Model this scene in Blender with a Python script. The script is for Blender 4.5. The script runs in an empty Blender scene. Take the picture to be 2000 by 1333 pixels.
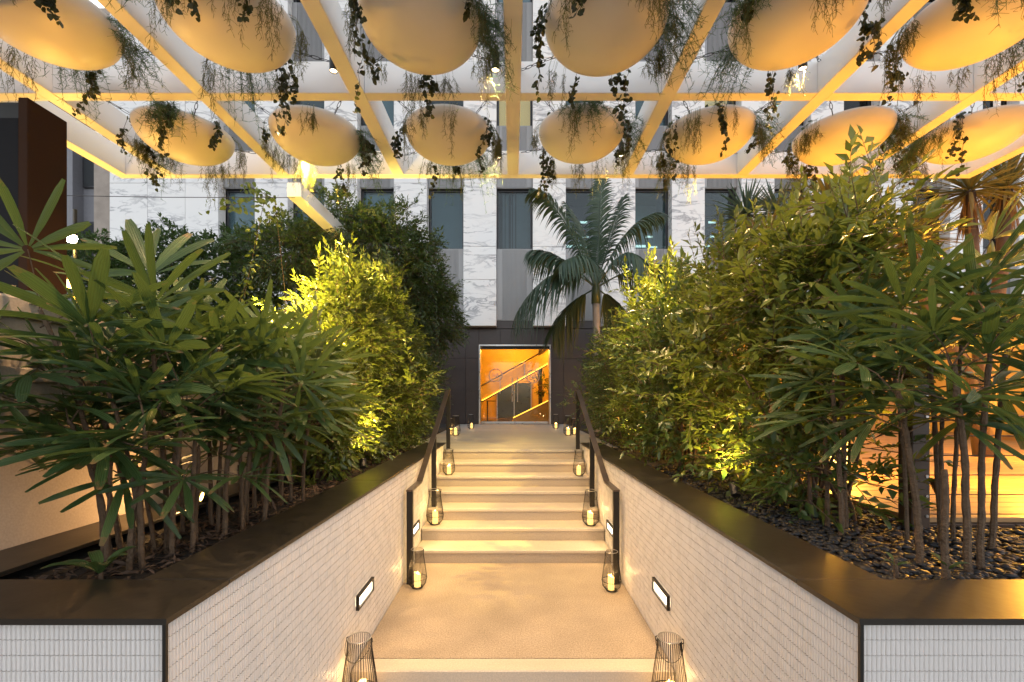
import bpy, math, random
import numpy as np
from mathutils import Vector, Matrix, Euler
R = math.radians
rng = np.random.default_rng(7); random.seed(7)
S = bpy.context.scene; COL = S.collection

# ------------------------------------------------------------------ camera, sky, sun, exposure
EYE = 1.835
cd = bpy.data.cameras.new('camera'); cam = bpy.data.objects.new('camera', cd); COL.objects.link(cam)
cd.sensor_width = 36; cd.lens = 16.0; cd.shift_y = 0.0578; cd.shift_x = -0.001
cd.clip_start = 0.05; cd.clip_end = 3000
cam.location = (0, 0, EYE); cam.rotation_euler = (R(90), 0, 0); S.camera = cam

SUN_EL, SUN_ROT = 12.0, -25.0
W = bpy.data.worlds.new('World'); S.world = W; W.use_nodes = True
wn = W.node_tree.nodes; wl = W.node_tree.links
sky = wn.new('ShaderNodeTexSky'); sky.sky_type = 'NISHITA'; sky.sun_disc = False
sky.sun_elevation = R(SUN_EL); sky.sun_rotation = R(SUN_ROT); sky.air_density = 1.0; sky.dust_density = 2.0; sky.ozone_density = 1.6
bg = wn['Background']; bg.inputs['Strength'].default_value = 0.130
hs = wn.new('ShaderNodeHueSaturation'); hs.inputs['Saturation'].default_value = .24   # thin high cloud greys the dusk sky
wl.new(sky.outputs[0], hs.inputs['Color']); wl.new(hs.outputs[0], bg.inputs['Color'])
sd = bpy.data.lights.new('sun', 'SUN'); sd.energy = 0.3; sd.angle = R(15); sd.color = (1, .86, .74)
sun = bpy.data.objects.new('sun', sd); COL.objects.link(sun)
_d = Vector((math.sin(R(SUN_ROT)) * math.cos(R(SUN_EL)), math.cos(R(SUN_ROT)) * math.cos(R(SUN_EL)), math.sin(R(SUN_EL))))
sun.rotation_euler = _d.to_track_quat('Z', 'Y').to_euler()
S.view_settings.view_transform = 'Standard'; S.view_settings.look = 'None'
S.view_settings.exposure = 2.2; S.view_settings.gamma = 1.0
S.render.engine = 'CYCLES'
S.cycles.use_denoising = True
S.cycles.max_bounces = 7; S.cycles.diffuse_bounces = 3; S.cycles.glossy_bounces = 3
S.cycles.transparent_max_bounces = 8; S.cycles.transmission_bounces = 4
S.cycles.sample_clamp_indirect = 4.0; S.cycles.caustics_reflective = False; S.cycles.caustics_refractive = False

# ------------------------------------------------------------------ materials
MATS = {}
def newmat(name):
    m = bpy.data.materials.new(name); m.use_nodes = True; MATS[name] = m
    nt = m.node_tree; return m, nt, nt.nodes['Principled BSDF'], nt.nodes, nt.links
def plain(name, col, rough=.6, metal=0., var=.12, scale=6., bump=.0, bscale=60., spec=.5, coat=0.):
    """a base colour with soft uneven tone and fine relief"""
    m, nt, b, n, l = newmat(name)
    tc = n.new('ShaderNodeTexCoord'); no = n.new('ShaderNodeTexNoise'); no.inputs['Scale'].default_value = scale; no.inputs['Detail'].default_value = 6
    l.new(tc.outputs['Object'], no.inputs['Vector'])
    mx = n.new('ShaderNodeMix'); mx.data_type = 'RGBA'
    mx.inputs[6].default_value = (*[c * (1 - var) for c in col], 1); mx.inputs[7].default_value = (*[min(1, c * (1 + var)) for c in col], 1)
    l.new(no.outputs[0], mx.inputs[0]); l.new(mx.outputs[2], b.inputs['Base Color'])
    b.inputs['Roughness'].default_value = rough; b.inputs['Metallic'].default_value = metal
    b.inputs['Specular IOR Level'].default_value = spec; b.inputs['Coat Weight'].default_value = coat; b.inputs['Coat Roughness'].default_value = .15
    mr = n.new('ShaderNodeMapRange'); mr.inputs[3].default_value = max(.05, rough - .1); mr.inputs[4].default_value = min(1, rough + .1)
    l.new(no.outputs[0], mr.inputs[0]); l.new(mr.outputs[0], b.inputs['Roughness'])
    if bump:
        n2 = n.new('ShaderNodeTexNoise'); n2.inputs['Scale'].default_value = bscale; n2.inputs['Detail'].default_value = 4
        l.new(tc.outputs['Object'], n2.inputs['Vector'])
        bp = n.new('ShaderNodeBump'); bp.inputs['Strength'].default_value = bump; bp.inputs['Distance'].default_value = .01
        l.new(n2.outputs[0], bp.inputs['Height']); l.new(bp.outputs[0], b.inputs['Normal'])
    return m
def leafmat(name, c1, c2, rough=.38, trans=.28, tcol=None, veins=False):
    m, nt, b, n, l = newmat(name)
    g = n.new('ShaderNodeNewGeometry'); mx = n.new('ShaderNodeMix'); mx.data_type = 'RGBA'
    mx.inputs[6].default_value = (*c1, 1); mx.inputs[7].default_value = (*c2, 1)
    l.new(g.outputs['Random Per Island'], mx.inputs[0]); l.new(mx.outputs[2], b.inputs['Base Color'])
    b.inputs['Roughness'].default_value = rough
    if veins:
        at = n.new('ShaderNodeAttribute'); at.attribute_name = 's'; au = n.new('ShaderNodeAttribute'); au.attribute_name = 'u'
        mu = n.new('ShaderNodeMath'); mu.operation = 'MULTIPLY'; mu.inputs[1].default_value = 17; l.new(au.outputs['Fac'], mu.inputs[0])
        si = n.new('ShaderNodeMath'); si.operation = 'SINE'; l.new(mu.outputs[0], si.inputs[0])
        mr = n.new('ShaderNodeMapRange'); mr.inputs[1].default_value = -1; mr.inputs[3].default_value = .78; mr.inputs[4].default_value = 1.2; l.new(si.outputs[0], mr.inputs[0])
        vs = n.new('ShaderNodeVectorMath'); vs.operation = 'SCALE'; l.new(mx.outputs[2], vs.inputs[0]); l.new(mr.outputs[0], vs.inputs['Scale'])
        ns = n.new('ShaderNodeTexNoise'); ns.inputs['Scale'].default_value = 22; ad = n.new('ShaderNodeMath'); ad.operation = 'MULTIPLY_ADD'; ad.inputs[1].default_value = .5; l.new(ns.outputs[0], ad.inputs[0])
        sb = n.new('ShaderNodeMath'); sb.operation = 'ADD'; l.new(at.outputs['Fac'], ad.inputs[2]); l.new(g.outputs['Random Per Island'], sb.inputs[0]); sb2 = n.new('ShaderNodeMath'); sb2.operation = 'MULTIPLY_ADD'; sb2.inputs[1].default_value = .28; l.new(g.outputs['Random Per Island'], sb2.inputs[0]); l.new(ad.outputs[0], sb2.inputs[2])
        tr = n.new('ShaderNodeMapRange'); tr.inputs[1].default_value = 1.34; tr.inputs[2].default_value = 1.42; l.new(sb2.outputs[0], tr.inputs[0]); n.remove(sb)
        m2 = n.new('ShaderNodeMix'); m2.data_type = 'RGBA'; m2.inputs[7].default_value = (.20, .12, .05, 1); l.new(tr.outputs[0], m2.inputs[0]); l.new(vs.outputs[0], m2.inputs[6]); l.new(m2.outputs[2], b.inputs['Base Color'])
        bp = n.new('ShaderNodeBump'); bp.inputs['Strength'].default_value = .5; bp.inputs['Distance'].default_value = .002; l.new(si.outputs[0], bp.inputs['Height']); l.new(bp.outputs[0], b.inputs['Normal'])
    t = n.new('ShaderNodeBsdfTranslucent'); t.inputs[0].default_value = (*(tcol or (c2[0] * 1.5, c2[1] * 1.6, c2[2] * .8)), 1)
    ms = n.new('ShaderNodeMixShader'); ms.inputs[0].default_value = trans
    l.new(b.outputs[0], ms.inputs[1]); l.new(t.outputs[0], ms.inputs[2]); l.new(ms.outputs[0], n['Material Output'].inputs[0])
    return m
def emit(name, col, strength):
    m, nt, b, n, l = newmat(name)
    b.inputs['Base Color'].default_value = (*col, 1); b.inputs['Emission Color'].default_value = (*col, 1); b.inputs['Emission Strength'].default_value = strength
    b.inputs['Roughness'].default_value = .5
    return m
def glassmat(name, tint=(1, 1, 1), ior=1.45, refl=1.0):
    m, nt, b, n, l = newmat(name); n.remove(b)
    tr = n.new('ShaderNodeBsdfTransparent'); tr.inputs[0].default_value = (*tint, 1)
    gl = n.new('ShaderNodeBsdfGlossy'); gl.inputs['Roughness'].default_value = .02; gl.inputs['Color'].default_value = (refl, refl, refl, 1)
    fr = n.new('ShaderNodeFresnel'); fr.inputs[0].default_value = ior
    ms = n.new('ShaderNodeMixShader'); l.new(fr.outputs[0], ms.inputs[0]); l.new(tr.outputs[0], ms.inputs[1]); l.new(gl.outputs[0], ms.inputs[2])
    l.new(ms.outputs[0], n['Material Output'].inputs[0])
    return m

def marble():
    m, nt, b, n, l = newmat('marble')
    tc = n.new('ShaderNodeTexCoord'); oi = n.new('ShaderNodeObjectInfo')
    sc = n.new('ShaderNodeVectorMath'); sc.operation = 'SCALE'; sc.inputs['Scale'].default_value = 37.0
    cx = n.new('ShaderNodeCombineXYZ'); l.new(oi.outputs['Random'], cx.inputs[0]); l.new(oi.outputs['Random'], cx.inputs[2]); l.new(cx.outputs[0], sc.inputs[0])
    ad = n.new('ShaderNodeVectorMath'); ad.operation = 'ADD'; l.new(tc.outputs['Object'], ad.inputs[0]); l.new(sc.outputs[0], ad.inputs[1])
    mp = n.new('ShaderNodeMapping'); mp.inputs['Rotation'].default_value = (0, R(32), 0); mp.inputs['Scale'].default_value = (.55, 1, 1.6); l.new(ad.outputs[0], mp.inputs[0])
    n1 = n.new('ShaderNodeTexNoise'); n1.inputs['Scale'].default_value = 1.5; n1.inputs['Detail'].default_value = 8; n1.inputs['Roughness'].default_value = .6; n1.inputs['Distortion'].default_value = 1.1
    l.new(mp.outputs[0], n1.inputs['Vector'])
    s = n.new('ShaderNodeMath'); s.operation = 'SUBTRACT'; s.inputs[1].default_value = .5; l.new(n1.outputs[0], s.inputs[0])
    a = n.new('ShaderNodeMath'); a.operation = 'ABSOLUTE'; l.new(s.outputs[0], a.inputs[0])
    rp = n.new('ShaderNodeValToRGB'); e = rp.color_ramp.elements
    e[0].position = 0; e[0].color = (.30, .30, .31, 1); e[1].position = .045; e[1].color = (.78, .765, .755, 1)
    x = e.new(.015); x.color = (.47, .46, .47, 1)
    l.new(a.outputs[0], rp.inputs[0])
    n2 = n.new('ShaderNodeTexNoise'); n2.inputs['Scale'].default_value = .9; n2.inputs['Detail'].default_value = 5; l.new(mp.outputs[0], n2.inputs['Vector'])
    r2 = n.new('ShaderNodeValToRGB'); r2.color_ramp.elements[0].position = .42; r2.color_ramp.elements[1].position = .62; l.new(n2.outputs[0], r2.inputs[0])
    mx = n.new('ShaderNodeMix'); mx.data_type = 'RGBA'; mx.inputs[7].default_value = (.79, .775, .76, 1)
    l.new(r2.outputs[0], mx.inputs[0]); l.new(rp.outputs[0], mx.inputs[6]); l.new(mx.outputs[2], b.inputs['Base Color'])
    b.inputs['Roughness'].default_value = .35
    return m
def stone(name, c, rough=.6, streak=(1, 1, 1), amp=.14, grain=.05):
    m, nt, b, n, l = newmat(name)
    tc = n.new('ShaderNodeTexCoord'); mp = n.new('ShaderNodeMapping'); mp.inputs['Scale'].default_value = streak; l.new(tc.outputs['Object'], mp.inputs[0])
    n1 = n.new('ShaderNodeTexNoise'); n1.inputs['Scale'].default_value = 2.2; n1.inputs['Detail'].default_value = 7; l.new(mp.outputs[0], n1.inputs['Vector'])
    n2 = n.new('ShaderNodeTexNoise'); n2.inputs['Scale'].default_value = 95; n2.inputs['Detail'].default_value = 3; l.new(tc.outputs['Object'], n2.inputs['Vector'])
    r1 = n.new('ShaderNodeMapRange'); r1.inputs[1].default_value = .3; r1.inputs[2].default_value = .7; r1.inputs[3].default_value = 1 - amp; r1.inputs[4].default_value = 1 + amp; l.new(n1.outputs[0], r1.inputs[0])
    r2 = n.new('ShaderNodeMapRange'); r2.inputs[1].default_value = .3; r2.inputs[2].default_value = .7; r2.inputs[3].default_value = 1 - grain * 3; r2.inputs[4].default_value = 1 + grain * 3; l.new(n2.outputs[0], r2.inputs[0])
    mu = n.new('ShaderNodeMath'); mu.operation = 'MULTIPLY'; l.new(r1.outputs[0], mu.inputs[0]); l.new(r2.outputs[0], mu.inputs[1])
    vs = n.new('ShaderNodeVectorMath'); vs.operation = 'SCALE'; vs.inputs[0].default_value = c; l.new(mu.outputs[0], vs.inputs['Scale']); l.new(vs.outputs[0], b.inputs['Base Color'])
    b.inputs['Roughness'].default_value = rough
    bp = n.new('ShaderNodeBump'); bp.inputs['Strength'].default_value = .25; bp.inputs['Distance'].default_value = .004; l.new(n2.outputs[0], bp.inputs['Height']); l.new(bp.outputs[0], b.inputs['Normal'])
    return m
def woodmat(name, c1, c2, axis=(1, 14, 14), rough=.45):
    m, nt, b, n, l = newmat(name)
    tc = n.new('ShaderNodeTexCoord'); oi = n.new('ShaderNodeObjectInfo')
    ad = n.new('ShaderNodeVectorMath'); ad.operation = 'ADD'; l.new(tc.outputs['Object'], ad.inputs[0]); l.new(oi.outputs['Location'], ad.inputs[1])
    mp = n.new('ShaderNodeMapping'); mp.inputs['Scale'].default_value = axis; l.new(ad.outputs[0], mp.inputs[0])
    n1 = n.new('ShaderNodeTexNoise'); n1.inputs['Scale'].default_value = 3; n1.inputs['Detail'].default_value = 6; n1.inputs['Distortion'].default_value = .6; l.new(mp.outputs[0], n1.inputs['Vector'])
    mx = n.new('ShaderNodeMix'); mx.data_type = 'RGBA'; mx.inputs[6].default_value = (*c1, 1); mx.inputs[7].default_value = (*c2, 1); l.new(n1.outputs[0], mx.inputs[0]); l.new(mx.outputs[2], b.inputs['Base Color'])
    b.inputs['Roughness'].default_value = rough
    return m

M = dict(
 marble=marble(),
 floor=stone('concrete_floor', (.36, .295, .225), .62, (1, 1, 1), .13, .12),
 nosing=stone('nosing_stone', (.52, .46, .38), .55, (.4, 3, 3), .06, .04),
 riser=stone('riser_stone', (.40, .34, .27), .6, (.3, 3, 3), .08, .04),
 landing=stone('landing_stone', (.40, .37, .33), .6, (.25, 5, 1), .14, .04),
 paving=stone('ground_paving', (.24, .22, .2), .8),
 tile=plain('tile_glaze', (.68, .65, .63), .28, var=.06, scale=9, spec=.5),
 grout=plain('grout', (.44, .39, .33), .9),
 cap=plain('bronze_cap', (.026, .0225, .0185), .36, metal=.25, var=.25, scale=3.5, bump=.08, bscale=25),
 blackmetal=plain('black_metal', (.02, .019, .018), .42, metal=.4),
 railmetal=plain('rail_metal', (.13, .10, .085), .33, metal=.8, var=.2),
 steel=plain('steel', (.55, .54, .53), .3, metal=.9),
 pergola=plain('pergola_paint', (.74, .72, .70), .45, var=.05, scale=3, bump=.03),
 bowl=plain('bowl_paint', (.70, .66, .60), .46, var=.10, scale=3, bump=.05, bscale=9),
 soil=plain('soil', (.022, .017, .013), .95, var=.4, scale=30, bump=.8, bscale=50),
 pebble=plain('pebble', (.012, .012, .014), .55, var=.5, scale=9),
 stucco=stone('stucco', (.40, .33, .27), .8, (1, 1, 1), .1, .03),
 darkgrey=plain('dark_cladding', (.011, .0105, .012), .8, spec=.2, var=.2, scale=2),
 rust=plain('rust_panel', (.036, .013, .004), .8, spec=.2, var=.25, scale=8, bump=.1),
 darkstone=plain('dark_stone', (.040, .029, .027), .42, var=.4, scale=2.2, bump=.05),
 alu=plain('aluminium', (.30, .295, .295), .5, metal=.4, var=.10),
 frame=plain('window_frame', (.05, .05, .055), .4, metal=.5),
 blind=plain('roller_blind', (.075, .115, .135), .8, var=.05),
 blindpale=plain('pale_blind', (.17, .225, .26), .8, var=.05),
 curtain=plain('curtain', (.10, .11, .12), .9, var=.2),
 room=plain('office_room', (.03, .034, .038), .9),
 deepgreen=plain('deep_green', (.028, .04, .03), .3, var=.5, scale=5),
 roomgreen=plain('office_wall', (.10, .19, .19), .8),
 beige=stone('beige_building', (.34, .29, .25), .8),
 greypan=plain('grey_building', (.20, .20, .22), .6, var=.15),
 amberwall=plain('amber_wall', (.64, .41, .10), .6, var=.2, scale=2.5),
 lobbyfloor=plain('lobby_floor', (.22, .13, .06), .18, var=.25, scale=3),
 deck=woodmat('deck_wood', (.26, .14, .055), (.46, .27, .12), (1.2, 14, 14)),
 darkwood=woodmat('dark_wood', (.035, .018, .010), (.075, .04, .022), (14, 14, 1)),
 timber=woodmat('timber_slat', (.30, .17, .07), (.48, .29, .13), (14, 14, 1)),
 canvas=plain('parasol_canvas', (.52, .42, .28), .9, var=.08),
 glass=glassmat('window_glass', (.78, .88, .90), 1.45, .7),
 doorglass=glassmat('door_glass', (.97, .96, .93), 1.35),
 ring=plain('emblem_film', (.62, .42, .32), .6),
 wax=emit('candle_wax', (1.0, .58, .17), .45),
 flame=emit('flame', (1.0, .72, .30), 4),
 lens=emit('warm_lens', (1.0, .74, .42), 4),
 steplens=emit('step_light_lens', (1.0, .80, .55), 1.6),
 amberlens=emit('amber_lens', (1.0, .55, .12), 6),
 whitelens=emit('bright_bulb', (1.0, .78, .45), 14),
 office=emit('office_light', (.75, .95, .88), .22),
 amberglow=emit('lamp_glow', (1.0, .52, .12), 2.2),
 coveglow=emit('cove_glow', (1.0, .50, .05), .8),
 amberroom=emit('lit_window', (1.0, .58, .20), .10),
 bark=plain('bark', (.10, .062, .042), .85, var=.4, scale=14, bump=.6, bscale=30),
 palmbark=plain('palm_trunk', (.27, .25, .23), .8, var=.3, scale=10, bump=.4, bscale=24),
 cane=plain('palm_cane', (.115, .072, .042), .9, var=.65, scale=34, bump=.9, bscale=90),
 skirt=leafmat('dry_leaf', (.16, .09, .04), (.26, .16, .07), .7, .3, (.5, .3, .1)),
 shrub=leafmat('shrub_leaf', (.055, .092, .018), (.155, .185, .034), .30, .3, (.22, .27, .04)),
 shrubdark=leafmat('dark_shrub_leaf', (.032, .070, .022), (.085, .135, .036), .30, .25, (.13, .19, .03)),
 vine=leafmat('vine_leaf', (.028, .058, .018), (.075, .11, .032), .4, .25),
 hedge=leafmat('hedge_leaf', (.026, .058, .019), (.060, .10, .030), .35, .22),
 fan=leafmat('fan_leaf', (.026, .062, .020), (.080, .135, .040), .40, .25, (.16, .24, .05), True),
 kentia=leafmat('kentia_leaf', (.028, .062, .046), (.070, .105, .060), .36, .2),
 strap=leafmat('strap_leaf', (.085, .085, .040), (.17, .15, .075), .5, .25),
 strapblue=leafmat('blue_strap_leaf', (.05, .09, .085), (.10, .14, .12), .5, .2),
 ivy=leafmat('ivy_leaf', (.018, .030, .014), (.050, .060, .026), .42, .22),
 moss=leafmat('hanging_moss', (.085, .085, .035), (.17, .19, .075), .8, .2),
 fern=leafmat('asparagus_fern', (.050, .11, .062), (.10, .18, .085), .6, .25),
)

# ------------------------------------------------------------------ mesh helpers
class MB:
    """collects shapes (world or local coordinates), built as ONE mesh"""
    def __init__(s): s.v = []; s.f = []; s.n = 0
    def add(s, v, f):
        v = np.asarray(v, float).reshape(-1, 3); o = s.n
        s.v.append(v); s.n += len(v); s.f += [tuple(i + o for i in q) for q in f]; return s
    def box(s, x0, x1, y0, y1, z0, z1, bev=0):
        if bev:
            b = min(bev, (x1 - x0) / 2.2, (y1 - y0) / 2.2, (z1 - z0) / 2.2); lo = (x0, y0, z0); hi = (x1, y1, z1)
            vs = []; idx = {}
            for sx in (0, 1):
                for sy in (0, 1):
                    for sz in (0, 1):
                        c = [(lo, hi)[k][i] for i, k in enumerate((sx, sy, sz))]; d = [1 - 2 * k for k in (sx, sy, sz)]
                        for ax in range(3):
                            p = [c[i] + (0 if i == ax else d[i] * b) for i in range(3)]; idx[(sx, sy, sz, ax)] = len(vs); vs.append(p)
            fs = []
            def q(ax, val, order): fs.append(tuple(idx[k + (ax,)] for k in order))
            q(0, 0, [(0,0,0),(0,0,1),(0,1,1),(0,1,0)]); q(0, 1, [(1,0,0),(1,1,0),(1,1,1),(1,0,1)])
            q(1, 0, [(0,0,0),(1,0,0),(1,0,1),(0,0,1)]); q(1, 1, [(0,1,0),(0,1,1),(1,1,1),(1,1,0)])
            q(2, 0, [(0,0,0),(0,1,0),(1,1,0),(1,0,0)]); q(2, 1, [(0,0,1),(1,0,1),(1,1,1),(0,1,1)])
            for a in (0, 1):
                for c in (0, 1):
                    fs.append((idx[(0,a,c,1)], idx[(1,a,c,1)], idx[(1,a,c,2)], idx[(0,a,c,2)]))
                    fs.append((idx[(a,0,c,0)], idx[(a,1,c,0)], idx[(a,1,c,2)], idx[(a,0,c,2)]))
                    fs.append((idx[(a,c,0,0)], idx[(a,c,1,0)], idx[(a,c,1,1)], idx[(a,c,0,1)]))
            for k in [(a,b_,c) for a in (0,1) for b_ in (0,1) for c in (0,1)]: fs.append((idx[k+(0,)], idx[k+(1,)], idx[k+(2,)]))
            return s.add(vs, fs)
        v = [(x0,y0,z0),(x1,y0,z0),(x1,y1,z0),(x0,y1,z0),(x0,y0,z1),(x1,y0,z1),(x1,y1,z1),(x0,y1,z1)]
        return s.add(v, [(0,3,2,1),(4,5,6,7),(0,1,5,4),(1,2,6,5),(2,3,7,6),(3,0,4,7)])
    def prism(s, pts, axis, a, b):
        """polygon pts (2-D) pushed along axis from a to b"""
        n = len(pts); ins = lambda p, t: {0: (t, p[0], p[1]), 1: (p[0], t, p[1]), 2: (p[0], p[1], t)}[axis]
        return s.add([ins(p, a) for p in pts] + [ins(p, b) for p in pts], [tuple(range(n))[::-1], tuple(range(n, 2 * n))] + [(i, (i + 1) % n, n + (i + 1) % n, n + i) for i in range(n)])
    def tube(s, pts, rad, sides=6, close=False, caps=True):
        P = np.asarray(pts, float); n = len(P); rad = np.broadcast_to(np.asarray(rad, float), (n,))
        T = np.roll(P, -1, 0) - np.roll(P, 1, 0) if close else np.gradient(P, axis=0)
        T /= np.linalg.norm(T, axis=1)[:, None] + 1e-9
        ref = np.array((0, 0, 1.)) if abs(T[0][2]) < .9 else np.array((1., 0, 0)); V = []
        for i in range(n):
            a = np.cross(T[i], ref); a /= np.linalg.norm(a) + 1e-9; b = np.cross(T[i], a); ref = -b if False else ref
            for k in range(sides):
                t = 2 * math.pi * k / sides; V.append(P[i] + rad[i] * (a * math.cos(t) + b * math.sin(t)))
        F = []
        for i in range(n if close else n - 1):
            j = (i + 1) % n
            for k in range(sides):
                k2 = (k + 1) % sides; F.append((i * sides + k, i * sides + k2, j * sides + k2, j * sides + k))
        if caps and not close: F += [tuple(range(sides))[::-1], tuple(range((n - 1) * sides, n * sides))]
        return s.add(V, F)
    def lathe(s, prof, c=(0, 0, 0), sides=32):
        V = []; F = []; n = len(prof)
        for r, z in prof:
            for k in range(sides):
                t = 2 * math.pi * k / sides; V.append((c[0] + r * math.cos(t), c[1] + r * math.sin(t), c[2] + z))
        for i in range(n - 1):
            for k in range(sides):
                k2 = (k + 1) % sides; F.append((i * sides + k, i * sides + k2, (i + 1) * sides + k2, (i + 1) * sides + k))
        return s.add(V, F)
    def disc(s, r, z, c=(0, 0, 0), sides=32, flip=False):
        V = [(c[0] + r * math.cos(2 * math.pi * k / sides), c[1] + r * math.sin(2 * math.pi * k / sides), c[2] + z) for k in range(sides)]
        return s.add(V, [tuple(range(sides))[::-1] if flip else tuple(range(sides))])
    def mesh(s, name, mat, origin=(0, 0, 0), smooth=False):
        V = np.concatenate(s.v) - np.asarray(origin, float)
        me = bpy.data.meshes.new(name); me.from_pydata(V.tolist(), [], s.f); me.materials.append(M[mat] if isinstance(mat, str) else mat)
        if smooth: me.shade_smooth()
        me.update(); return me
    def build(s, name, mat, parent=None, smooth=False, loc=(0, 0, 0)):
        """loc: origin of the object; shapes given in the parent's own coordinates (world if no parent is given)"""
        return obj(name, s.mesh(name, mat, loc, smooth), parent, loc)
def obj(name, me, parent=None, loc=(0, 0, 0), rot=None, scale=None):
    o = bpy.data.objects.new(name, me); COL.objects.link(o); o.parent = parent; o.location = loc
    if rot is not None: o.rotation_euler = rot
    if scale is not None: o.scale = scale if hasattr(scale, '__len__') else (scale,) * 3
    return o
def fastmesh(name, V, F, mat, smooth=False, rows=0):
    """V (n,3); F (m,k) same-size faces"""
    me = bpy.data.meshes.new(name); F = np.asarray(F, np.int32); m, k = F.shape
    me.vertices.add(len(V)); me.vertices.foreach_set('co', np.asarray(V, np.float32).ravel())
    me.loops.add(m * k); me.loops.foreach_set('vertex_index', F.ravel())
    me.polygons.add(m); me.polygons.foreach_set('loop_start', np.arange(0, m * k, k, dtype=np.int32)); me.polygons.foreach_set('loop_total', np.full(m, k, np.int32))
    if smooth: me.polygons.foreach_set('use_smooth', np.ones(m, bool))
    me.materials.append(M[mat]); me.update(calc_edges=True); me.validate()
    if rows:                                   # position along (s) and across (u) each long leaf, for veins and dry tips
        k = len(V) // (rows * 3)
        for nm, a in (('s', np.tile(np.repeat(np.linspace(0, 1, rows), 3), k)), ('u', np.tile((-1, 0, 1), k * rows))):
            at_ = me.attributes.new(nm, 'FLOAT', 'POINT'); at_.data.foreach_set('value', np.asarray(a, np.float32))
    return me
def tag(o, label=None, cat=None, group=None, kind=None):
    if label: o['label'] = label
    if cat: o['category'] = cat
    if group: o['group'] = group
    if kind: o['kind'] = kind
    return o
def thing(name, label, cat, loc=(0, 0, 0), rz=0, group=None):
    o = bpy.data.objects.new(name, None); COL.objects.link(o); o.empty_display_size = .1; o.location = loc; o.rotation_euler = (0, 0, rz)
    return tag(o, label, cat, group)
def copy_tree(o, parent=None):
    c = o.copy(); COL.objects.link(c); c.parent = parent
    for ch in list(o.children): copy_tree(ch, c)
    return c
def norm(a): return a / (np.linalg.norm(a, axis=-1, keepdims=True) + 1e-9)
def rnd_dir(n):
    return norm(rng.normal(size=(n, 3)))
def lamp(kind, parent, loc, power, col, size=.03, aim=None, cone=60, blend=.6):
    d = bpy.data.lights.new('light', kind); d.energy = power * LM; d.color = col; d.shadow_soft_size = size
    o = bpy.data.objects.new('light', d); COL.objects.link(o); o.location = loc; o.parent = parent
    if kind == 'SPOT':
        d.spot_size = R(cone); d.spot_blend = blend
        o.rotation_euler = (-(Vector(aim))).to_track_quat('Z', 'Y').to_euler()
    return o
LM = .13
WARM = (1.0, .63, .30); AMBER = (1.0, .45, .04); GOLD = (1.0, .68, .14)

# ------------------------------------------------------------------ foliage helpers (vectorised)
LF_V = np.array([(0, 0, 0), (-.40, .42, .10), (0, .45, 0), (.40, .42, .10), (0, 1, -.10)], float)
LF_F = np.array([(0, 2, 1), (0, 3, 2), (2, 4, 1), (2, 3, 4)])
IV_V = np.array([(0, 0, 0), (-.5, .15, .05), (-.42, .62, .02), (0, 1, -.06), (.42, .62, .02), (.5, .15, .05), (0, .45, -.05)], float)
IV_F = np.array([(6, 0, 1), (6, 1, 2), (6, 2, 3), (6, 3, 4), (6, 4, 5), (6, 5, 0)][::-1])
def leaves(P, D, N, L, Wd, base=LF_V, faces=LF_F):
    n = len(P); D = norm(D); Sd = norm(np.cross(D, N)); Nn = np.cross(Sd, D)
    B = base
    V = P[:, None] + (Sd[:, None] * (B[:, 0][None, :, None] * Wd[:, None, None]) + D[:, None] * (B[:, 1][None, :, None] * L[:, None, None]) + Nn[:, None] * (B[:, 2][None, :, None] * L[:, None, None]))
    F = (np.arange(n) * len(B))[:, None, None] + faces[None]
    return V.reshape(-1, 3), F.reshape(-1, faces.shape[1])
def cat_vf(parts):
    V = []; F = []; o = 0
    for v, f in parts: V.append(v); F.append(f + o); o += len(v)
    return np.concatenate(V), np.concatenate(F)
def sticks(P, Q, r0, r1):
    """thin three-sided twigs as triangles"""
    D = norm(Q - P); ref = np.where(np.abs(D[:, 2:3]) > .9, np.array([[1., 0, 0]]), np.array([[0, 0, 1.]])); A = norm(np.cross(D, ref)); B = np.cross(D, A); n = len(P); V = []
    r0 = np.broadcast_to(r0, (n,))[:, None]; r1 = np.broadcast_to(r1, (n,))[:, None]
    for r, C in ((r0, P), (r1, Q)):
        for k in range(3):
            t = 2 * math.pi * k / 3; V.append(C + r * (A * math.cos(t) + B * math.sin(t)))
    V = np.stack(V, 1).reshape(-1, 3)
    f = np.array([(0, 1, 4), (0, 4, 3), (1, 2, 5), (1, 5, 4), (2, 0, 3), (2, 3, 5)])
    return V, ((np.arange(n) * 6)[:, None, None] + f[None]).reshape(-1, 3)
def straps(P, D, N, L, Wd, droop, nseg=4, fold=.12, blunt=False, prof=None):
    """long leaves: three-point section, drooping under their own weight; quads"""
    n = len(P); D = norm(D); Sd = norm(np.cross(D, N)); Nn = norm(np.cross(Sd, D)); rows = []
    for i in range(nseg + 1):
        s = i / nseg
        w = prof(s) if prof else ((.35 + .65 * min(1, s * 4)) * (1 if s < .55 else max(.03, (1 - (s - .55) / .45) ** .8)))
        if blunt: w = (.25 + .75 * min(1, s * 2.6)) * (1 if s < .8 else 1 - (s - .8) / .2 * .55)
        C = P + D * (L * s)[:, None]; C = C.copy(); C[:, 2] -= droop * L * s * s
        h = (Wd * w * .5)[:, None]
        rows += [C - Sd * h + Nn * h * fold * 2, C, C + Sd * h + Nn * h * fold * 2]
    V = np.stack(rows, 1).reshape(-1, 3); m = 3 * (nseg + 1); f = []
    for i in range(nseg):
        a = 3 * i; f += [(a, a + 1, a + 4, a + 3), (a + 1, a + 2, a + 5, a + 4)]
    return V, ((np.arange(n) * m)[:, None, None] + np.array(f)[None]).reshape(-1, 4)
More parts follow.
